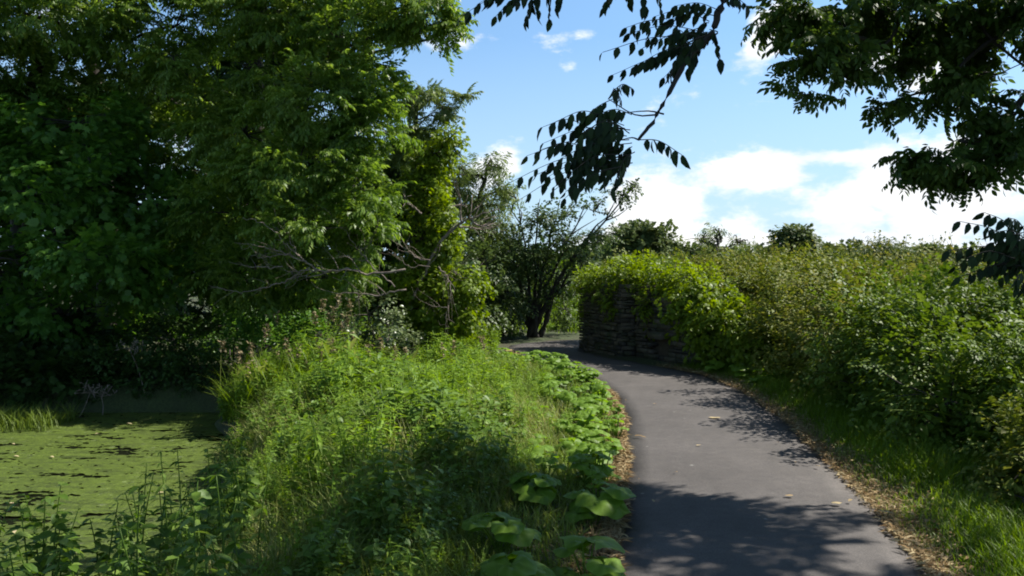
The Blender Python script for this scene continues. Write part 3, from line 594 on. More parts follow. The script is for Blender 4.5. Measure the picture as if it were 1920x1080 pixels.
mound('hawthorn_bush', 'glossy hawthorn nearest the camera at the right edge', 'small', 'haw', [(4.35, 6.9, .68, .75, .75, .62), (4.9, 7.3, .95, .8, .8, .52), (4.0, 6.3, .5, .5, .55, .48), (5.3, 6.3, .85, .7, .8, .5), (3.75, 7.3, .55, .5, .5, .5)], 42, 0.33, seed=77, hollow=.6, rough=.6, gap=.36, clump=2.0)
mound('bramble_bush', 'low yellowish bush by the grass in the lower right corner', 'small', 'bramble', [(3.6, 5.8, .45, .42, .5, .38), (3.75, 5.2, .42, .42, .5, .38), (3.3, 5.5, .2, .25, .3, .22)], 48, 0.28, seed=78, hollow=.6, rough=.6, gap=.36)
# airy shoots poking out of the hedge top
def shoots(label, pts, n, h, m, group='flowering shoots above the hedge'):
    for _ in range(n):
        c = pts[RNG.integers(0, len(pts))]; b = np.array(c) + [U(-.6, .6), U(-.6, .6), -.25]
        e = b + [U(-.25, .25), U(-.2, .2), h * U(.6, 1.2) + .25]; c3 = curve([b, (b + e) / 2 + RNG.normal(0, .04, 3), e], 6)
        mb = MB(); mb.tube(c3, [.006, .002], 4, .3)
        t = norm(np.gradient(c3, axis=0)); k = 12; i = RNG.integers(1, len(c3), k)
        mb.place(*L_small, frames(t[i] * .5 + RNG.normal(0, .7, (k, 3)), np.tile([0., 0, 1], (k, 1))), c3[i] + RNG.normal(0, .02, (k, 3)), U(.035, .07, k), U(.3, 1, k))
        tag(mb.build('hedge_shoot', M[m]), label, 'plant shoot', group)
shoots('thin leafy shoot sticking up out of the hedge top', [(3.6, 17.6, 1.95), (4.8, 16.6, 1.95), (5.6, 15.2, 1.8), (5.2, 13.4, 1.75), (5.4, 11.4, 1.8), (6.5, 11, 1.75), (5.6, 9, 1.65), (7.3, 12.2, 1.8), (6.3, 13.6, 1.85), (5.6, 8.2, 1.6)], 110, .32, 'bramble')

# ------------------------------------------------------------------ distance
RNG = np.random.default_rng(509)
def far_tree(label, kind, m, lobes, dens, size, tw=6, **kw):
    lobes = [(c + np.array([0, 0, c[1] * 10 / FPX]), r) for c, r in lobes]
    c = np.mean([l[0] for l in lobes], 0); b = np.array([c[0], c[1], float(ground_z(c[0], c[1])) - .2])
    tree('distant_tree', label, 'tree', kind, m, [b, (b + c) / 2, c], [.14, .05], lobes, dens, size, limb=.05, twigs=tw, thin=.02, **kw)
far_tree('broad rounded distant tree beyond the hedge, left of the sky gap', 'syc', 'distant', [PLb(1195, 452, 48, 40, 26, 1.3), PLb(1235, 462, 48, 34, 24, 1.2), PLb(1165, 462, 48, 28, 24, 1), PLb(1200, 480, 48, 70, 24, 1.4)], 8, .75, seed=81)
far_tree('small dark domed tree standing alone above the hedge', 'syc', 'distant', [PLb(1487, 450, 60, 28, 19, 1.2), PLb(1505, 465, 60, 30, 18, 1.2), PLb(1475, 470, 60, 26, 22, 1.2), PLb(1490, 485, 60, 36, 20, 1.2)], 8, .8, seed=82)
far_tree('wispy open bush against the clouds above the wall', 'lance', 'willow', [PLb(1315, 462, 30, 34, 18, .8), PLb(1350, 450, 30, 32, 18, .8), PLb(1385, 465, 30, 28, 14, .8), PLb(1335, 480, 30, 60, 16, .9)], 5, .55, 12, seed=83, gap=.35, hollow=.1)
far_tree('low bushy treetop just clearing the hedge on the right', 'oval', 'distant', [PLb(1665, 472, 38, 36, 12, .9), PLb(1640, 480, 38, 30, 10, .8)], 9, .5, seed=84)
for i in range(14):
    px = 1090 + i * 72 + U(-15, 15); d = 150 + U(-20, 20)
    c = P(px, 492 - U(0, 9), d)
    cb = MB(); crown(cb, 'syc', [(c, (U(4, 6), 3, U(1.2, 2.0))), (c + [U(-3, 3), 0, .3], (3, 3, 1.3)), (c - [0, 0, 1.6], (6, 3, 1.8))], .8, 2.6, seed=90 + i)
    tag(cb.build('field_tree', M['distant']), 'tiny tree in the far line along the horizon beyond the hedge', 'tree', 'far line of trees on the horizon')

# ------------------------------------------------------------------ overhanging ash
RNG = np.random.default_rng(510)
def pinnate(mb, rb, s, e, lift, L, pairs=5, hang=.85, tint=None):
    """one compound ash leaf: arching stalk with paired leaflets hanging from it"""
    s = np.asarray(s, float); e = np.asarray(e, float); m = (s + e) / 2 + np.array([0, 0, lift]); c = curve([s, m, e], 14)
    rb.tube(c, [.0028, .0014], 4, .3); tg = norm(np.gradient(c, axis=0)); side = norm(np.cross(tg, [0, 0, 1.]))
    pos, dd, up, sc = [], [], [], []
    for j in range(pairs + 1):
        i = int(round((.2 + .8 * j / pairs) * (len(c) - 1)))
        for q in ((-1, 1) if j < pairs else (0,)):
            pos.append(c[i]); v = side[i] * q * U(.1, .45) + tg[i] * U(.15, .45) * (1 if q else 2.5) + np.array([0, 0, -hang * U(.7, 1.2)])
            dd.append(v); up.append(tg[i] * -.2 + side[i] * q * .9 + RNG.normal(0, .35, 3) + [0, -.3, .5]); sc.append(L * U(.65, 1.25) * (.8 if j == 0 else 1))
    mb.place(*L_near, frames(np.array(dd), np.array(up)), np.array(pos), np.array(sc), U(0, 1, len(pos)) if tint is None else np.full(len(pos), tint))
def overhang():
    base = np.array([6.2, 3.6, 0.]); base[2] = float(ground_z(base[0], base[1])) - .05
    t = thing('overhanging_ash_tree', 'ash with dark leafy branches hanging over the path against the sky', 'tree', base)
    sb = MB(); cb = MB()
    top = np.array([5.2, 4.6, 4.6]); sb.tube(curve([base, [6.1, 3.8, 2.2], [5.7, 4.2, 3.6], top], 16, .01), [.22, .13], 10)
    sb.build('trunk', M['bark'], t, smooth=True)
    lb = MB()
    # the near branch reaching to the middle of the view
    nb = [P(x, y, d) for x, y, d in ((1700, -330, 4.9), (1420, -60, 4.5), (1358, 0, 4.35), (1335, 62, 4.3), (1290, 112, 4.25), (1232, 215, 4.15), (1197, 262, 4.1))]
    lb.tube(curve([top, *nb], 40, .003), [.06, .026, .021, .016, .012, .007], 8)
    tw = [((1245, 214), (1215, 208), (1165, 212)), ((1340, 66), (1346, 60), (1330, 55)), ((1197, 262), (1185, 258), (1165, 262)), ((1335, 62), (1300, 75), (1262, 95)), ((1262, 165), (1258, 150), (1262, 120)), ((1232, 215), (1190, 215), (1140, 185))]
    for s in tw: lb.tube(curve([P(x, y, 4.2) for x, y in s], 6), [.005, .002], 5)
    def lf(x0, y0, x1, y1, lift=.05, d=4.15, L=.064, k=6, dd=.0): pinnate(cb, lb, P(x0, y0, d), P(x1, y1, d + dd), lift, L, k)
    for a in ((1150, 255, 988, 292), (1160, 280, 950, 345), (1150, 230, 1042, 228), (1165, 240, 1020, 268), (1165, 200, 1150, 165), (1160, 300, 1000, 330), (1180, 290, 965, 380), (1180, 300, 1060, 360), (1185, 275, 1100, 350), (1190, 285, 1150, 350), (1180, 300, 1130, 345),
              (1175, 255, 1075, 270), (1180, 262, 1090, 300), (1196, 262, 1278, 290), (1185, 215, 1120, 215), (1150, 185, 1085, 235), (1170, 270, 1030, 330), (1185, 268, 1110, 318), (1175, 300, 1080, 330), (1180, 250, 1120, 260), (1150, 170, 1185, 165),
              (1185, 275, 1165, 330), (1170, 235, 1100, 245), (1155, 265, 1055, 295), (1180, 290, 1040, 350)):
        lf(*a, dd=U(-.35, .35), lift=U(.02, .07))
    for k in range(9):       # thick of the cluster
        x, y = U(1090, 1190), U(225, 315); lf(x, y, x - U(40, 110), y + U(-10, 70), d=4.15 + U(-.35, .35), lift=U(.01, .05), k=4)
    for a in ((1325, 75, 1130, 98), (1310, 95, 1150, 140), (1320, 60, 1180, 62), (1325, 70, 1205, 90), (1310, 100, 1245, 145), (1320, 90, 1265, 130), (1340, 60, 1300, 120), (1325, 85, 1220, 115), (1345, 30, 1250, 40), (1350, 20, 1270, 10), (1335, 60, 1350, 110), (1310, 95, 1290, 135), (1330, 40, 1230, 30), (1320, 80, 1250, 95), (1355, 5, 1400, 10), (1320, 75, 1290, 105), (1335, 65, 1255, 70), (1310, 85, 1190, 125)):
        lf(*a, d=4.3, dd=U(-.35, .35), lift=U(.02, .06), L=.062)
    for k in range(6):
        x, y = U(1240, 1345), U(15, 100); lf(x, y, x - U(20, 80), y + U(0, 40), d=4.3 + U(-.3, .3), lift=U(.01, .04), k=4, L=.06)
    # sprig dipping in from above, left of the near branch
    lb.tube(curve([nb[1] + [.0, .3, .25], P(1200, -110, 4.6), P(1080, -60, 4.4), P(985, -30, 4.3)], 12), [.008, .004], 5)
    for a in ((990, -30, 862, 32), (1000, -25, 930, 30), (1010, -30, 985, 40), (1030, -40, 1030, 35), (1040, -40, 960, 10), (985, -30, 900, 5), (1060, -30, 1045, 10), (1180, -60, 1130, 15), (1200, -60, 1210, 25), (1160, -60, 1180, 0), (1230, -50, 1240, 30), (1000, -40, 1010, 30)):
        lf(*a, d=4.3, lift=.02, dd=U(-.2, .2), L=.062)
    # low sprig at the right edge
    lb.tube(curve([[6.0, 3.8, 2.6], [3.9, 3.9, 2.1], P(2020, 440, 3.7), P(1925, 480, 3.7), P(1860, 500, 3.7)], 16), [.03, .012, .004], 6)
    for a in ((1930, 480, 1778, 470), (1920, 470, 1800, 415), (1925, 460, 1845, 398), (1930, 450, 1890, 408), (1935, 470, 1790, 500), (1930, 490, 1830, 515), (1940, 490, 1860, 500), (1950, 480, 1880, 520), (1945, 470, 1870, 450), (1950, 500, 1900, 530), (1960, 470, 1890, 480), (1930, 500, 1800, 520), (1955, 450, 1925, 500), (1960, 500, 1915, 540), (1940, 480, 1850, 480), (1950, 460, 1900, 440), (1945, 490, 1880, 490), (1955, 495, 1890, 515)):
        lf(*a, d=3.7, dd=U(-.25, .25), lift=.03, L=.05)
    for k in range(18):
        x, y = U(1900, 2080), U(450, 530); a = U(2.4, 3.8); lf(x, y, x + 90 * math.cos(a), y - 50 * math.sin(a), d=3.7 + U(-.3, .3), lift=.03, L=.05)
    # the crown that fills the top right corner and carries on over the path above the view
    lobes = [PLb(1500, 30, 6.6, 80, 45, .5), PLb(1540, 105, 6.4, 80, 42, .5), PLb(1510, 180, 6.3, 52, 20, .3), PLb(1600, 150, 6.5, 55, 36, .4), PLb(1640, 205, 6.8, 55, 18, .4), PLb(1620, 20, 7, 110, 60, .6), PLb(1760, 40, 7, 110, 70, .6), PLb(1880, 80, 6.8, 100, 90, .6),
             PLb(1800, 175, 6.8, 80, 40, .5), PLb(1900, 210, 6.6, 90, 50, .5), PLb(1800, 265, 6.6, 85, 32, .45), PLb(1760, 318, 6.5, 75, 22, .4), PLb(1730, 295, 6.5, 50, 20, .3), PLb(1820, 335, 6.5, 40, 14, .3), PLb(1870, 290, 6.5, 55, 40, .4), PLb(1990, 160, 6.5, 100, 150, .6), PLb(1870, 140, 6.9, 80, 50, .5), PLb(1820, 90, 7.1, 80, 50, .5), PLb(1900, 20, 7.0, 70, 50, .5), PLb(1700, 110, 6.9, 40, 26, .3)]
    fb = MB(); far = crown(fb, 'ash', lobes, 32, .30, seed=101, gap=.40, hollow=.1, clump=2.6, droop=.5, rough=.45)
    hub = P(1780, -60, 7.0); lb.tube(curve([top, [5.4, 6, 4.5], hub], 10, .01), [.08, .04], 7)
    for s in (((1780, -60), (1700, 20), (1655, 90), (1560, 120)), ((1920, 40), (1830, 95), (1760, 160), (1670, 193)), ((1990, 60), (1930, 170), (1880, 240), (1820, 275)), ((1780, -60), (1850, 60), (1960, 160)), ((1655, 90), (1600, 60), (1520, 20)), ((1930, 170), (1850, 250), (1760, 300))):
        lb.tube(curve([P(x, y, 6.8) for x, y in s], 12, .006), [.022, .007], 6)
    for c, p in far:
        for j in (RNG.integers(0, len(p), 7) if len(p) else ()): lb.tube(curve([c, (c + p[j]) / 2 + RNG.normal(0, .03, 3), p[j]], 5), [.006, .002], 4)
    # above the frame
    up_l = [((3.6, 6.2, 5.0), (.9, .8, .4)), ((2.4, 6.0, 5.2), (.9, .8, .4)), ((4.9, 6.6, 4.9), (.9, .8, .45)), ((5.9, 6.9, 5.0), (.9, .8, .45)), ((3.2, 5.0, 5.1), (1.0, .8, .4)), ((4.6, 5.6, 5.0), (.9, .7, .4)), ((6.3, 5.9, 4.9), (.8, .8, .5)), ((7.3, 5.6, 5.2), (.8, .8, .5)),
            ((1.2, 5.6, 5.3), (1.0, .8, .4)), ((2.2, 7.2, 5.3), (.8, .8, .4)), ((1.6, 4.4, 5.3), (1.0, .9, .4)), ((6.0, 4.8, 5.2), (1.2, 1.0, .6)), ((7.6, 4.6, 4.9), (.9, .8, .6)), ((4.4, 3.9, 5.1), (1.1, .8, .5)), ((3.4, 2.4, 5.2), (1.2, 1.1, .6)), ((5.6, 2.4, 5.0), (1.2, 1.1, .7)), ((7.6, 3.6, 5.2), (1.1, 1.1, .7))]
    a2 = crown(fb, 'ash', [l for l in up_l if l[0][0] > 4.8], 5.2, .45, seed=111, gap=.36, hollow=.1, clump=1.8) + crown(fb, 'ash', [l for l in up_l if l[0][0] <= 4.8], 10, .45, seed=112, gap=.25, hollow=.1, clump=1.8)
    for c, p in a2: lb.tube(curve([top, (top + c) / 2 + [0, 0, .3], c], 8, .02), [.06, .015], 6)
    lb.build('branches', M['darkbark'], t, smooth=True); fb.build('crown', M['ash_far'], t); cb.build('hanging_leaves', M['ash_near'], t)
overhang()

# ------------------------------------------------------------------ grass, herbs, straw
RNG = np.random.default_rng(511)
def blades(mb, x, y, h, w, lean, tint, z=None, segs=3):
    n = len(x); z = ground_z(x, y) if z is None else z
    a = U(0, 2 * np.pi, n); L = np.stack([np.cos(a), np.sin(a)], 1); sd2 = np.stack([-np.sin(a), np.cos(a)], 1)
    ts = np.linspace(0, 1, segs + 1); V = []
    for i, t in enumerate(ts):
        c = np.stack([x + L[:, 0] * lean * h * t * t, y + L[:, 1] * lean * h * t * t, z + h * (t - .28 * lean * t * t)], 1)
        if i < segs:
            ww = (w * (1 - t * .75) * .5)[:, None]; s3 = np.c_[sd2, np.zeros(n)]; V += [c - s3 * ww, c + s3 * ww]
        else: V.append(c)
    V = np.stack(V, 1); k = V.shape[1]; F = []
    for i in range(segs - 1): F += [(2*i, 2*i+1, 2*i+3), (2*i, 2*i+3, 2*i+2)]
    F.append((2*segs-2, 2*segs-1, 2*segs)); F = np.array(F)
    F = (F[None] + (np.arange(n) * k)[:, None, None]).reshape(-1, 3)
    mb.add(V.reshape(-1, 3), F, np.repeat(tint, k))
def region(n, y0, y1, f, near=1.6):
    y = y0 + (y1 - y0) * RNG.random(n) ** near; s = f(y); return s[0] + (s[1] - s[0]) * RNG.random(n), y
def patch(x, y, s, seed): return vnoise(np.stack([x * s, y * s, 0 * x], -1), seed)
# right verge grass
mb = MB(); x, y = region(95000, 2.2, 14.3, lambda y: (pr_x(y) + .06, np.interp(y, [2, 5, 7, 10, 14.3], [4.6, 4.4, 4.6, 5.0, 3.6])), 1.5)
r = x - pr_x(y); k = (RNG.random(len(x)) < sstep(-.05, .38, r) * (.35 + 1.1 * patch(x, y, 2.5, 1))); x, y, r = x[k], y[k], r[k]
h = U(.05, .15, len(x)) * (.5 + sstep(.1, .7, r)) * (.6 + .8 * patch(x, y, 1.8, 2)); blades(mb, x, y, h, U(.004, .009, len(x)), U(.2, 1.1, len(x)), np.clip(patch(x, y, 3, 3) * .7 + U(-.1, .4, len(x)), 0, 1))
tag(mb.build('verge_grass', M['grass']), 'bright green grass on the right verge', 'grass', kind='stuff')
# dry straw at both path edges
mb = MB()
for side in (0, 1):
    n = 11000; y = 2.5 + 14.5 * RNG.random(n) ** 1.35; w = np.abs(RNG.normal(0, .10 + .05 * side, n)) * (.1 + 1.9 * patch(y * 0 + side, y, 1.2, 6)) - .02
    x = np.where(side, pr_x(y) + w, pl_x(y) - w); k = (y < 14.3) | (side == 0); x, y, w = x[k], y[k], w[k]
    a = U(0, 2 * np.pi, len(x)); L = U(.025, .09, len(x)); dirs = np.stack([np.cos(a), np.sin(a), U(-.1, .55, len(x))], 1)
    z = np.maximum(ground_z(x, y), np.where(w < .03, .03, -1)) + U(.003, .03, len(x))
    mb.place(*L_lance, frames(dirs, np.tile([0., 0, 1], (len(x), 1)) + RNG.normal(0, .4, (len(x), 3))), np.stack([x, y, z], 1), L, U(0, 1, len(x)))
    n = 5000; y = 2.5 + 12 * RNG.random(n); w = np.abs(RNG.normal(0, .16, n)) - .03; x = np.where(side, pr_x(y) + w, pl_x(y) - w)
    blades(mb, x, y, U(.03, .14, n), U(.002, .004, n), U(.2, 1.2, n), U(.2, 1, n))
tag(mb.build('dry_straw', M['straw']), 'dry brown straw along the path edges', 'dry grass', kind='stuff')
# left bank herbs
def left_f(y): return np.maximum(pond_x(y) + .02, -7 + 0 * y), pl_x(y) - .12
def herb_h(x, y):
    l = pl_x(np.minimum(y, 17)) - x
    return (.12 + .27 * sstep(.15, 2.0, l) + .16 * sstep(2.2, 3.6, l) * sstep(8, 11.0, y) - .10 * sstep(12.5, 15.5, y)) * (.35 + .8 * patch(x, y, 1.1, 21) + .55 * patch(x, y, 3.1, 22)) * (1 - .15 * sstep(9.5, 11.5, y)) * (.55 + .45 * sstep(.1, 1.3, x - pond_x(y)))
mb = MB(); x, y = region(70000, 2.4, 18.5, left_f, 1.35)
l = pl_x(np.minimum(y, 17)) - x; k = RNG.random(len(x)) < (.25 + .75 * sstep(.1, .5, l)) * (.4 + patch(x, y, 1.5, 5)); x, y = x[k], y[k]
blades(mb, x, y, herb_h(x, y) * U(.6, 1.35, len(x)), U(.005, .012, len(x)), U(.2, 1.2, len(x)), np.clip(patch(x, y, 1.2, 8) + U(-.3, .3, len(x)), 0, 1), segs=4)
tag(mb.build('bank_grass', M['tall']), 'long grass on the left bank', 'grass', kind='stuff')
def herb_tpl(rng, leaf, n, spread, sc):
    """upright stem one unit high with leaves in whorls"""
    m = MB(); t = np.linspace(.12, 1, n); a = np.cumsum(rng.uniform(1.3, 1.9, n)); pos = np.stack([0 * t, 0 * t, t], 1) + rng.normal(0, .02, (n, 3)); pos[:, :2] += np.stack([np.sin(t * 1.5) * .1, 0 * t], 1)
    for q in (0, np.pi):
        d = np.stack([np.cos(a + q), np.sin(a + q), rng.uniform(-.3, .5, n)], 1)
        m.place(leaf[0], leaf[1], frames(d, np.tile([0., 0, 1], (n, 1)) + rng.normal(0, .25, (n, 3))), pos, sc * (1.15 - .6 * t) * rng.uniform(.8, 1.2, n), rng.random(n))
    st = np.stack([np.sin(np.linspace(0, 1, 5) * 1.5) * .1, 0 * np.linspace(0, 1, 5), np.linspace(0, 1, 5)], 1); m.tube(st, [.012, .006], 3, .3)
    return np.concatenate(m.V), np.concatenate(m.F), np.concatenate(m.T)
HT = {'nettle': [herb_tpl(np.random.default_rng(i), L_oval, 10, 1, .27) for i in range(5)], 'willowherb': [herb_tpl(np.random.default_rng(20 + i), L_lance, 18, 1, .24) for i in range(5)], 'bedstraw': [herb_tpl(np.random.default_rng(40 + i), L_small, 13, 1, .14) for i in range(5)]}
def herbs(mb, kind, x, y, h, tint, z=None):
    n = len(x); z = ground_z(x, y) if z is None else z; pos = np.stack([x, y, z], 1); a = U(0, 6.28, n); ln = RNG.normal(0, .2, (n, 2))
    zc = norm(np.c_[ln, np.ones(n)]); xc = norm(np.cross(np.c_[-np.sin(a), np.cos(a), 0 * a], zc)); yc = np.cross(zc, xc); R = np.stack([xc, yc, zc], -1); w = RNG.integers(0, 5, n)
    for k in range(5):
        s = w == k; V, F, T = HT[kind][k]; mb.place(V, F, R[s], pos[s], h[s], tint[s], T)
mb = MB(); x, y = region(3000, 3.0, 18.5, left_f, 1.2); l = pl_x(np.minimum(y, 17)) - x; k = l > .12; x, y = x[k], y[k]
herbs(mb, 'bedstraw', x, y, herb_h(x, y) * U(.7, 1.2, len(x)), np.clip(.55 + .5 * (patch(x, y, .9, 31) - .5) + U(-.1, .2, len(x)), 0, 1))
tag(mb.build('bank_herbs', M['herb']), 'low yellow-green herbs on the left bank', 'herbs', kind='stuff')
mb = MB(); x, y = region(2600, 2.6, 15.5, lambda y: (left_f(y)[0], pl_x(y) - .9), 1.3); k = patch(x, y, .8, 41) > .38; x, y = x[k], y[k]
herbs(mb, 'nettle', x, y, herb_h(x, y) * U(.8, 1.3, len(x)), U(.1, .9, len(x))); tag(mb.build('nettle_bed', M['nettle']), 'bed of nettles on the left bank by the pond', 'nettles', kind='stuff')
mb = MB(); x, y = region(1700, 4, 15.5, lambda y: (left_f(y)[0], pl_x(y) - .8), 1); k = patch(x, y, .8, 51) > .45; x, y = x[k], y[k]
herbs(mb, 'willowherb', x, y, herb_h(x, y) * U(1.0, 1.6, len(x)), U(.2, 1, len(x))); tag(mb.build('willowherb', M['herb']), 'willowherb stems on the left bank', 'herbs', kind='stuff')
mb = MB(); n = 1500; x = RNG.normal(-3.3, .55, n); y = U(11.0, 13.0, n); k = (x > pond_x(y)) & (x < -1.7); x, y = x[k], y[k]
blades(mb, x, y, U(.35, .75, len(x)), U(.010, .02, len(x)), U(.2, .9, len(x)), U(.1, .9, len(x)), segs=4); tag(mb.build('reed_tussock', M['grass']), 'coarse reed blades under the brown seed heads', 'reeds', kind='stuff')
# vegetation beyond the bend and behind the hedge
mb = MB(); x = U(-1.8, 16, 14000); y = U(18.5, 34, 14000); k = ~((x > -1.2) & (y < 21.5 + np.clip(x, 0, 20) * .22)); x, y = x[k], y[k]
blades(mb, x, y, U(.2, .6, len(x)), U(.01, .025, len(x)), U(.2, 1, len(x)), U(0, 1, len(x))); n = 1800; x = U(-5, -.3, n); y = U(17, 21, n); herbs(mb, 'bedstraw', x, y, U(.25, .5, n), U(.3, .9, n))
tag(mb.build('meadow_growth', M['grass']), 'rank growth beyond the bend of the path', 'grass', kind='stuff')
mb = MB(); n = 26000; x = U(4.2, 16, n); y = U(5, 17, n); k = x > np.interp(y, [5, 14, 17], [5.0, 4.6, 4.8]); x, y = x[k], y[k]; blades(mb, x, y, U(.15, .45, len(x)), U(.008, .018, len(x)), U(.2, 1, len(x)), U(0, 1, len(x)))
tag(mb.build('field_grass', M['tall']), 'field grass behind the hedge', 'grass', kind='stuff')
# far-shore growth
mb = MB(); n = 900; x = U(-7.6, -6.2, n) ; y = U(11.3, 12.3, n)
blades(mb, x, y, U(.15, .4, n), U(.008, .016, n), U(.5, 1.3, n), U(0, .35, n), z=np.full(n, POND_Z)); tag(mb.build('shore_grass', M['tall']), 'grass tufts at the pond edge', 'grass', kind='stuff')

# ------------------------------------------------------------------ butterbur along the path (individual plants)
RNG = np.random.default_rng(512)
def butter_leaf(r, rng, stalk_h):
    """kidney-shaped leaf, wavy, on a stalk"""
    m = MB(); n = 22; a = np.linspace(-2.75, 2.75, n); rr = r * (1 - .12 * np.cos(a * 1.0) ** 2) * (1 + .06 * np.sin(a * 7 + rng.uniform(0, 6)) + rng.normal(0, .03, n))
    V = [(0, 0, stalk_h - .02)]; F = []; K = 3
    for k in range(1, K + 1):
        f = k / K; z = stalk_h + .10 * r * f - .32 * r * f * f + .13 * r * f * np.sin(a * 3 + rng.uniform(0, 6))
        V += list(np.stack([np.sin(a) * rr * f, np.cos(a) * rr * f, z], 1))
    for j in range(n - 1):
        F.append((0, 1 + j + 1, 1 + j))
        for k in range(K - 1): b = 1 + k * n + j; F += [(b, b + 1, b + n + 1), (b, b + n + 1, b + n)]
    T = np.concatenate([[.9]] + [np.where(np.arange(n) % 3 == 1, 1.0, .35) for _ in range(K)]) + rng.normal(0, .08, 1 + K * n)
    return np.array([tuple(v) for v in V]), np.array(F), T
def butterbur(loc, nleaf, r0, hh, label, group, seed):
    rng = np.random.default_rng(seed); t = thing('butterbur_plant', label, 'plant', loc, group)
    for i in range(nleaf):
        a = i / nleaf * 6.28 + rng.uniform(-.4, .4); r = r0 * rng.uniform(.65, 1.15); sh = hh * rng.uniform(.5, 1.1); out = r0 * rng.uniform(.5, 1.3)
        V, F, T = butter_leaf(r, rng, 0); tilt = rng.uniform(.1, .45); R = frames(np.array([[math.cos(a), math.sin(a), -tilt]]), np.array([[0., 0, 1]]))
        c = np.array(loc) + [math.cos(a) * out, math.sin(a) * out, sh]; m = MB(); m.place(V, F, R, c[None], np.array([1.]), np.array([rng.uniform(.1, 1)]), T)
        m.tube(curve([np.array(loc), (np.array(loc) + c) / 2 + [0, 0, .02], c], 5), [.006, .004], 5, .7); m.build('leaf', M['butter'], t, smooth=True)
big = [(.50, 4.35, .15, .24, 'large butterbur at the bottom edge with leaves lapping the tarmac'), (.05, 4.75, .13, .22, 'butterbur in dappled shade at the foot of the picture'), (.66, 5.5, .15, .22, 'big butterbur with leaves over the path edge in the near shade'), (.25, 5.75, .12, .2, 'butterbur just behind the nearest large-leaved clump'), (.12, 4.2, .12, .2, 'shaded butterbur nearest the camera')]
for i, (x, y, r, h, lab) in enumerate(big): butterbur((x - .12, y, float(ground_z(x - .12, y))), 8, r, h, lab, 'butterbur beside the path', 300 + i)
for i in range(135):
    y = 6.0 + 8.9 * ((i + .5) / 135) + U(-.2, .2); x = float(pl_x(y)) - .08 - abs(RNG.normal(0, .5)); butterbur((x, y, float(ground_z(x, y))), int(U(4, 8)), U(.045, .10), U(.10, .28), 'low butterbur clump with round pale leaves along the left path edge', 'butterbur beside the path', 400 + i)
for i, (x, y) in enumerate([(3.35, 12.6), (3.5, 11.9), (3.9, 12.3), (3.15, 13.3), (1.1, 22.6), (1.7, 22.9), (2.2, 22.4), (4.0, 12.9)]):
    butterbur((x, y, float(ground_z(x, y))), 6, .11, .2, 'small butterbur at the foot of the right bank' if x > 2.5 else 'butterbur in the sun beyond the bend', 'butterbur beside the path', 500 + i)

# ------------------------------------------------------------------ brown seed heads by the pond, tall weeds
RNG = np.random.default_rng(513)
def seed_stem(px, py, d, lean=0.):
    e = P(px, py, d); b = np.array([e[0] + lean, d + U(-.1, .1), float(ground_z(e[0] + lean, d))]); t = thing('seeding_grass', 'tall stem with a brown drooping seed head by the pond', 'grass stem', b, 'brown seed heads above the bank')
    m = MB(); c = curve([b, b * .45 + e * .55 + [lean * .3, 0, 0], e], 8); m.tube(c, [.005, .002], 4, .7); n = 3
    i = RNG.integers(1, 5, n); m.place(*L_lance, frames(np.stack([U(-1, 1, n), U(-1, 1, n), U(.4, 1, n)], 1), np.tile([0., .2, 1], (n, 1))), c[i], U(.25, .4, n), U(.3, .8, n)); m.build('stem', M['tall'], t)
    h = MB(); n = 40; s = RNG.random(n); p = e + np.stack([U(-.028, .028, n), U(-.02, .02, n), (s - .8) * .2], 1); h.place(*L_small, frames(np.stack([U(-1, 1, n), U(-1, 1, n), U(-.3, 1, n)], 1), np.tile([0., 0, 1], (n, 1)) + RNG.normal(0, .3, (n, 3))), p, U(.035, .065, n), RNG.random(n)); h.build('seed_head', M['seed'], t)
for px, py in [(415, 655), (447, 668), (453, 680), (470, 660), (483, 662), (498, 625), (520, 600), (535, 650), (432, 690), (507, 672), (520, 675), (545, 670), (560, 660), (590, 600), (605, 575), (615, 600), (625, 590), (597, 640), (640, 620), (648, 605), (660, 640), (575, 690), (600, 665), (480, 690), (495, 690), (635, 565), (655, 575), (690, 660), (715, 650), (740, 665), (620, 650), (465, 695), (760, 668), (850, 655), (830, 660), (905, 645)]:
    seed_stem(px, py - 10, U(11.2, 12.6), U(-.1, .2))
def weed(x, y, h, label, m, seed, group):
    z = float(ground_z(x, y)); t = thing('tall_weed', label, 'plant', (x, y, z), group); rng = np.random.default_rng(seed); global RNG; old = RNG; RNG = rng
    lx, ly = U(-.12, .12), U(-.1, .1); c = curve([(x, y, z), (x + lx * .4, y + ly * .4, z + h * .55), (x + lx, y + ly, z + h)], 10); s = MB(); s.tube(c, [.006, .0025], 5, .4); s.build('stem', M['nettle'], t)
    l = MB(); i = np.arange(2, len(c)).repeat(3); n = len(i); a = U(0, 6.28, n); l.place(*(L_oval if seed % 2 else L_lance), frames(np.stack([np.cos(a), np.sin(a), U(-.5, .3, n)], 1), np.tile([0., 0, 1], (n, 1)) + RNG.normal(0, .3, (n, 3))), c[i], U(.06, .13, n) * (1.2 - .06 * i), U(0, 1, n)); l.build('leaves', M[m], t); RNG = old
for i in range(90):
    y = U(3.0, 5.6); px = U(-30, 480); x = (px - 960) / FPX * y
    weed(x, y, U(.35, .62) + .12 * (px > 250), 'dark leafy weed standing in shade before the duckweed', 'nettle', 700 + i, 'tall weeds at the near pond edge')
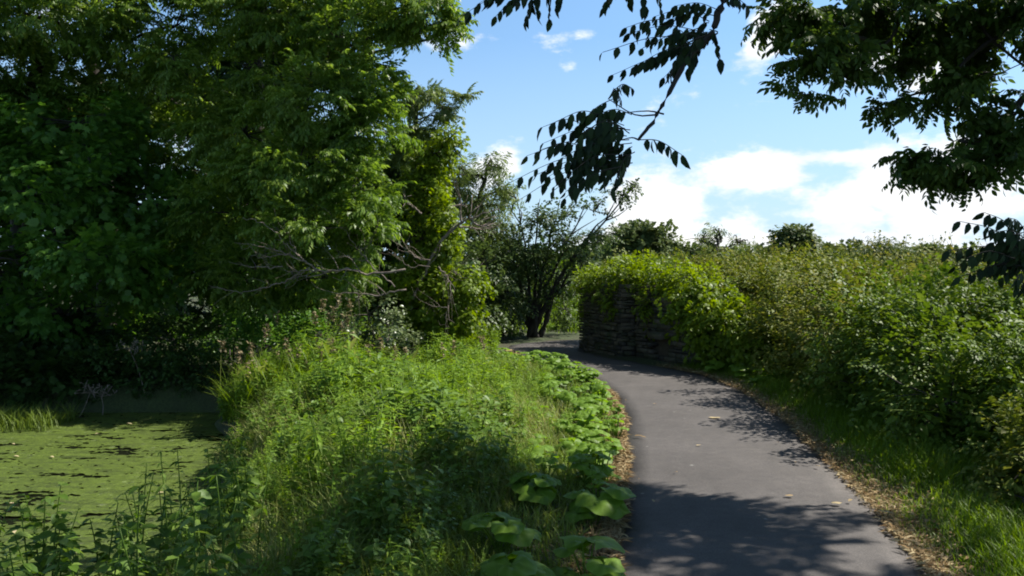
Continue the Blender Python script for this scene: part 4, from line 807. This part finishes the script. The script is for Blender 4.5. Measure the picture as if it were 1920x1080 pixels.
# dead umbels and leaning stalks on the far shore
def umbel(px, py, bx, by, d, label):
    e = P(px, py, d); b = P(bx, by, d); t = thing('dead_umbel', label, 'dead plant', b); m = MB(); m.tube(curve([b, (b + e) / 2 + [.02, 0, .02], e], 6), [.008, .004], 5)
    for k in range(14):
        v = norm(np.array([U(-1, 1), U(-1, 1), U(-.1, .9)])) * U(.1, .2); m.tube(curve([e, e + v * .5 + [0, 0, .01], e + v], 4), [.003, .0015], 3)
        for q in range(3): m.tube([e + v, e + v + RNG.normal(0, .03, 3) + [0, 0, .02]], [.006, .004], 4)
    m.build('stalk', M['dead'], t)
umbel(168, 738, 148, 785, 12.4, 'dead umbel leaning right in front of the dark far shore'); umbel(190, 745, 192, 780, 12.6, 'dead umbel standing straight beside the leaning one')
umbel(243, 655, 272, 740, 12.9, 'tall dead stalk curving left over the dark water'); umbel(608, 690, 606, 730, 12.2, 'dry stalk among the long grass')
# long bright blades leaning out of the lower hedge
for k, (x0, y0, x1, y1, lab) in enumerate([(1790, 800, 1665, 768, 'long pale blade lying almost flat, lowest of three by the hedge foot'), (1775, 790, 1735, 735, 'long green blade rising to the left from the hedge foot'), (1800, 785, 1700, 780, 'thin green blade between two longer ones at the hedge foot')]):
    a, b = P(x0, y0, 7.2), P(x1, y1, 6.9); c = curve([a, (a + b) / 2 + [0, 0, .05], b], 8); m = MB(); m.tube(c, [.008, .005, .001], 4, .9); tag(m.build('grass_blade', M['grass']), lab, 'grass blade')
# pale leaf and litter on the tarmac
def litter(px, py, r, label, m='straw', t=.9):
    d = CAM_Z * FPX / (py - HY); p = P(px, py, d); p[2] = .05; mb = MB(); n = 9; a = np.linspace(0, 6.28, n, endpoint=False); rr = r * U(.7, 1.1, n)
    V = [(0, 0, .006)] + [(math.cos(q) * k * 1.3, math.sin(q) * k * .8, U(0, .008)) for q, k in zip(a, rr)]; F = [(0, 1 + i, 1 + (i + 1) % n) for i in range(n)]; mb.add(np.array(V) + p, F, t); tag(mb.build('fallen_leaf', M[m]), label, 'leaf')
litter(1340, 792, .055, 'pale dry leaf lying alone in the middle of the sunlit path'); litter(1197, 827, .03, 'small brown leaf near the left path edge', t=.3); litter(1310, 845, .02, 'tiny pale leaf below the middle of the path'); litter(1570, 957, .035, 'whitish dry leaf on the near right of the path')
for k in range(22):
    y = U(4.9, 12); e = RNG.random() < .6; x = (float(pr_x(y)) - abs(RNG.normal(.05, .25))) if e else (float(pl_x(y)) + abs(RNG.normal(.05, .3)))
    mb = MB(); L = U(.03, .055); V, F = L_oval; mb.place(V, F, frames(np.array([[U(-1, 1), U(-1, 1), U(0, .15)]]), np.array([[U(-.2, .2), U(-.2, .2), 1.]])), np.array([[x, y, .055]]), np.array([L]), np.array([U(0, 1)]))
    tag(mb.build('fallen_leaf', M['straw']), 'tiny curled brown leaf near the edge of the tarmac', 'leaf', 'dry leaves blown onto the path')
for k in range(14):
    y = U(6.5, 12.5); x = U(-.62, -.36) * y; mb = MB(); V, F = L_oval; mb.place(V, F, frames(np.array([[U(-1, 1), U(-1, 1), .02]]), np.array([[0, 0, 1.]])), np.array([[x, y, POND_Z + .03]]), np.array([U(.04, .08)]), np.array([1.]))
    tag(mb.build('floating_leaf', M['straw']), 'small yellowed leaf floating on the duckweed', 'leaf', 'leaves floating on the pond')
litter(1480, 943, .03, 'curled dry leaf at the rim of the tree shadow', t=.6)
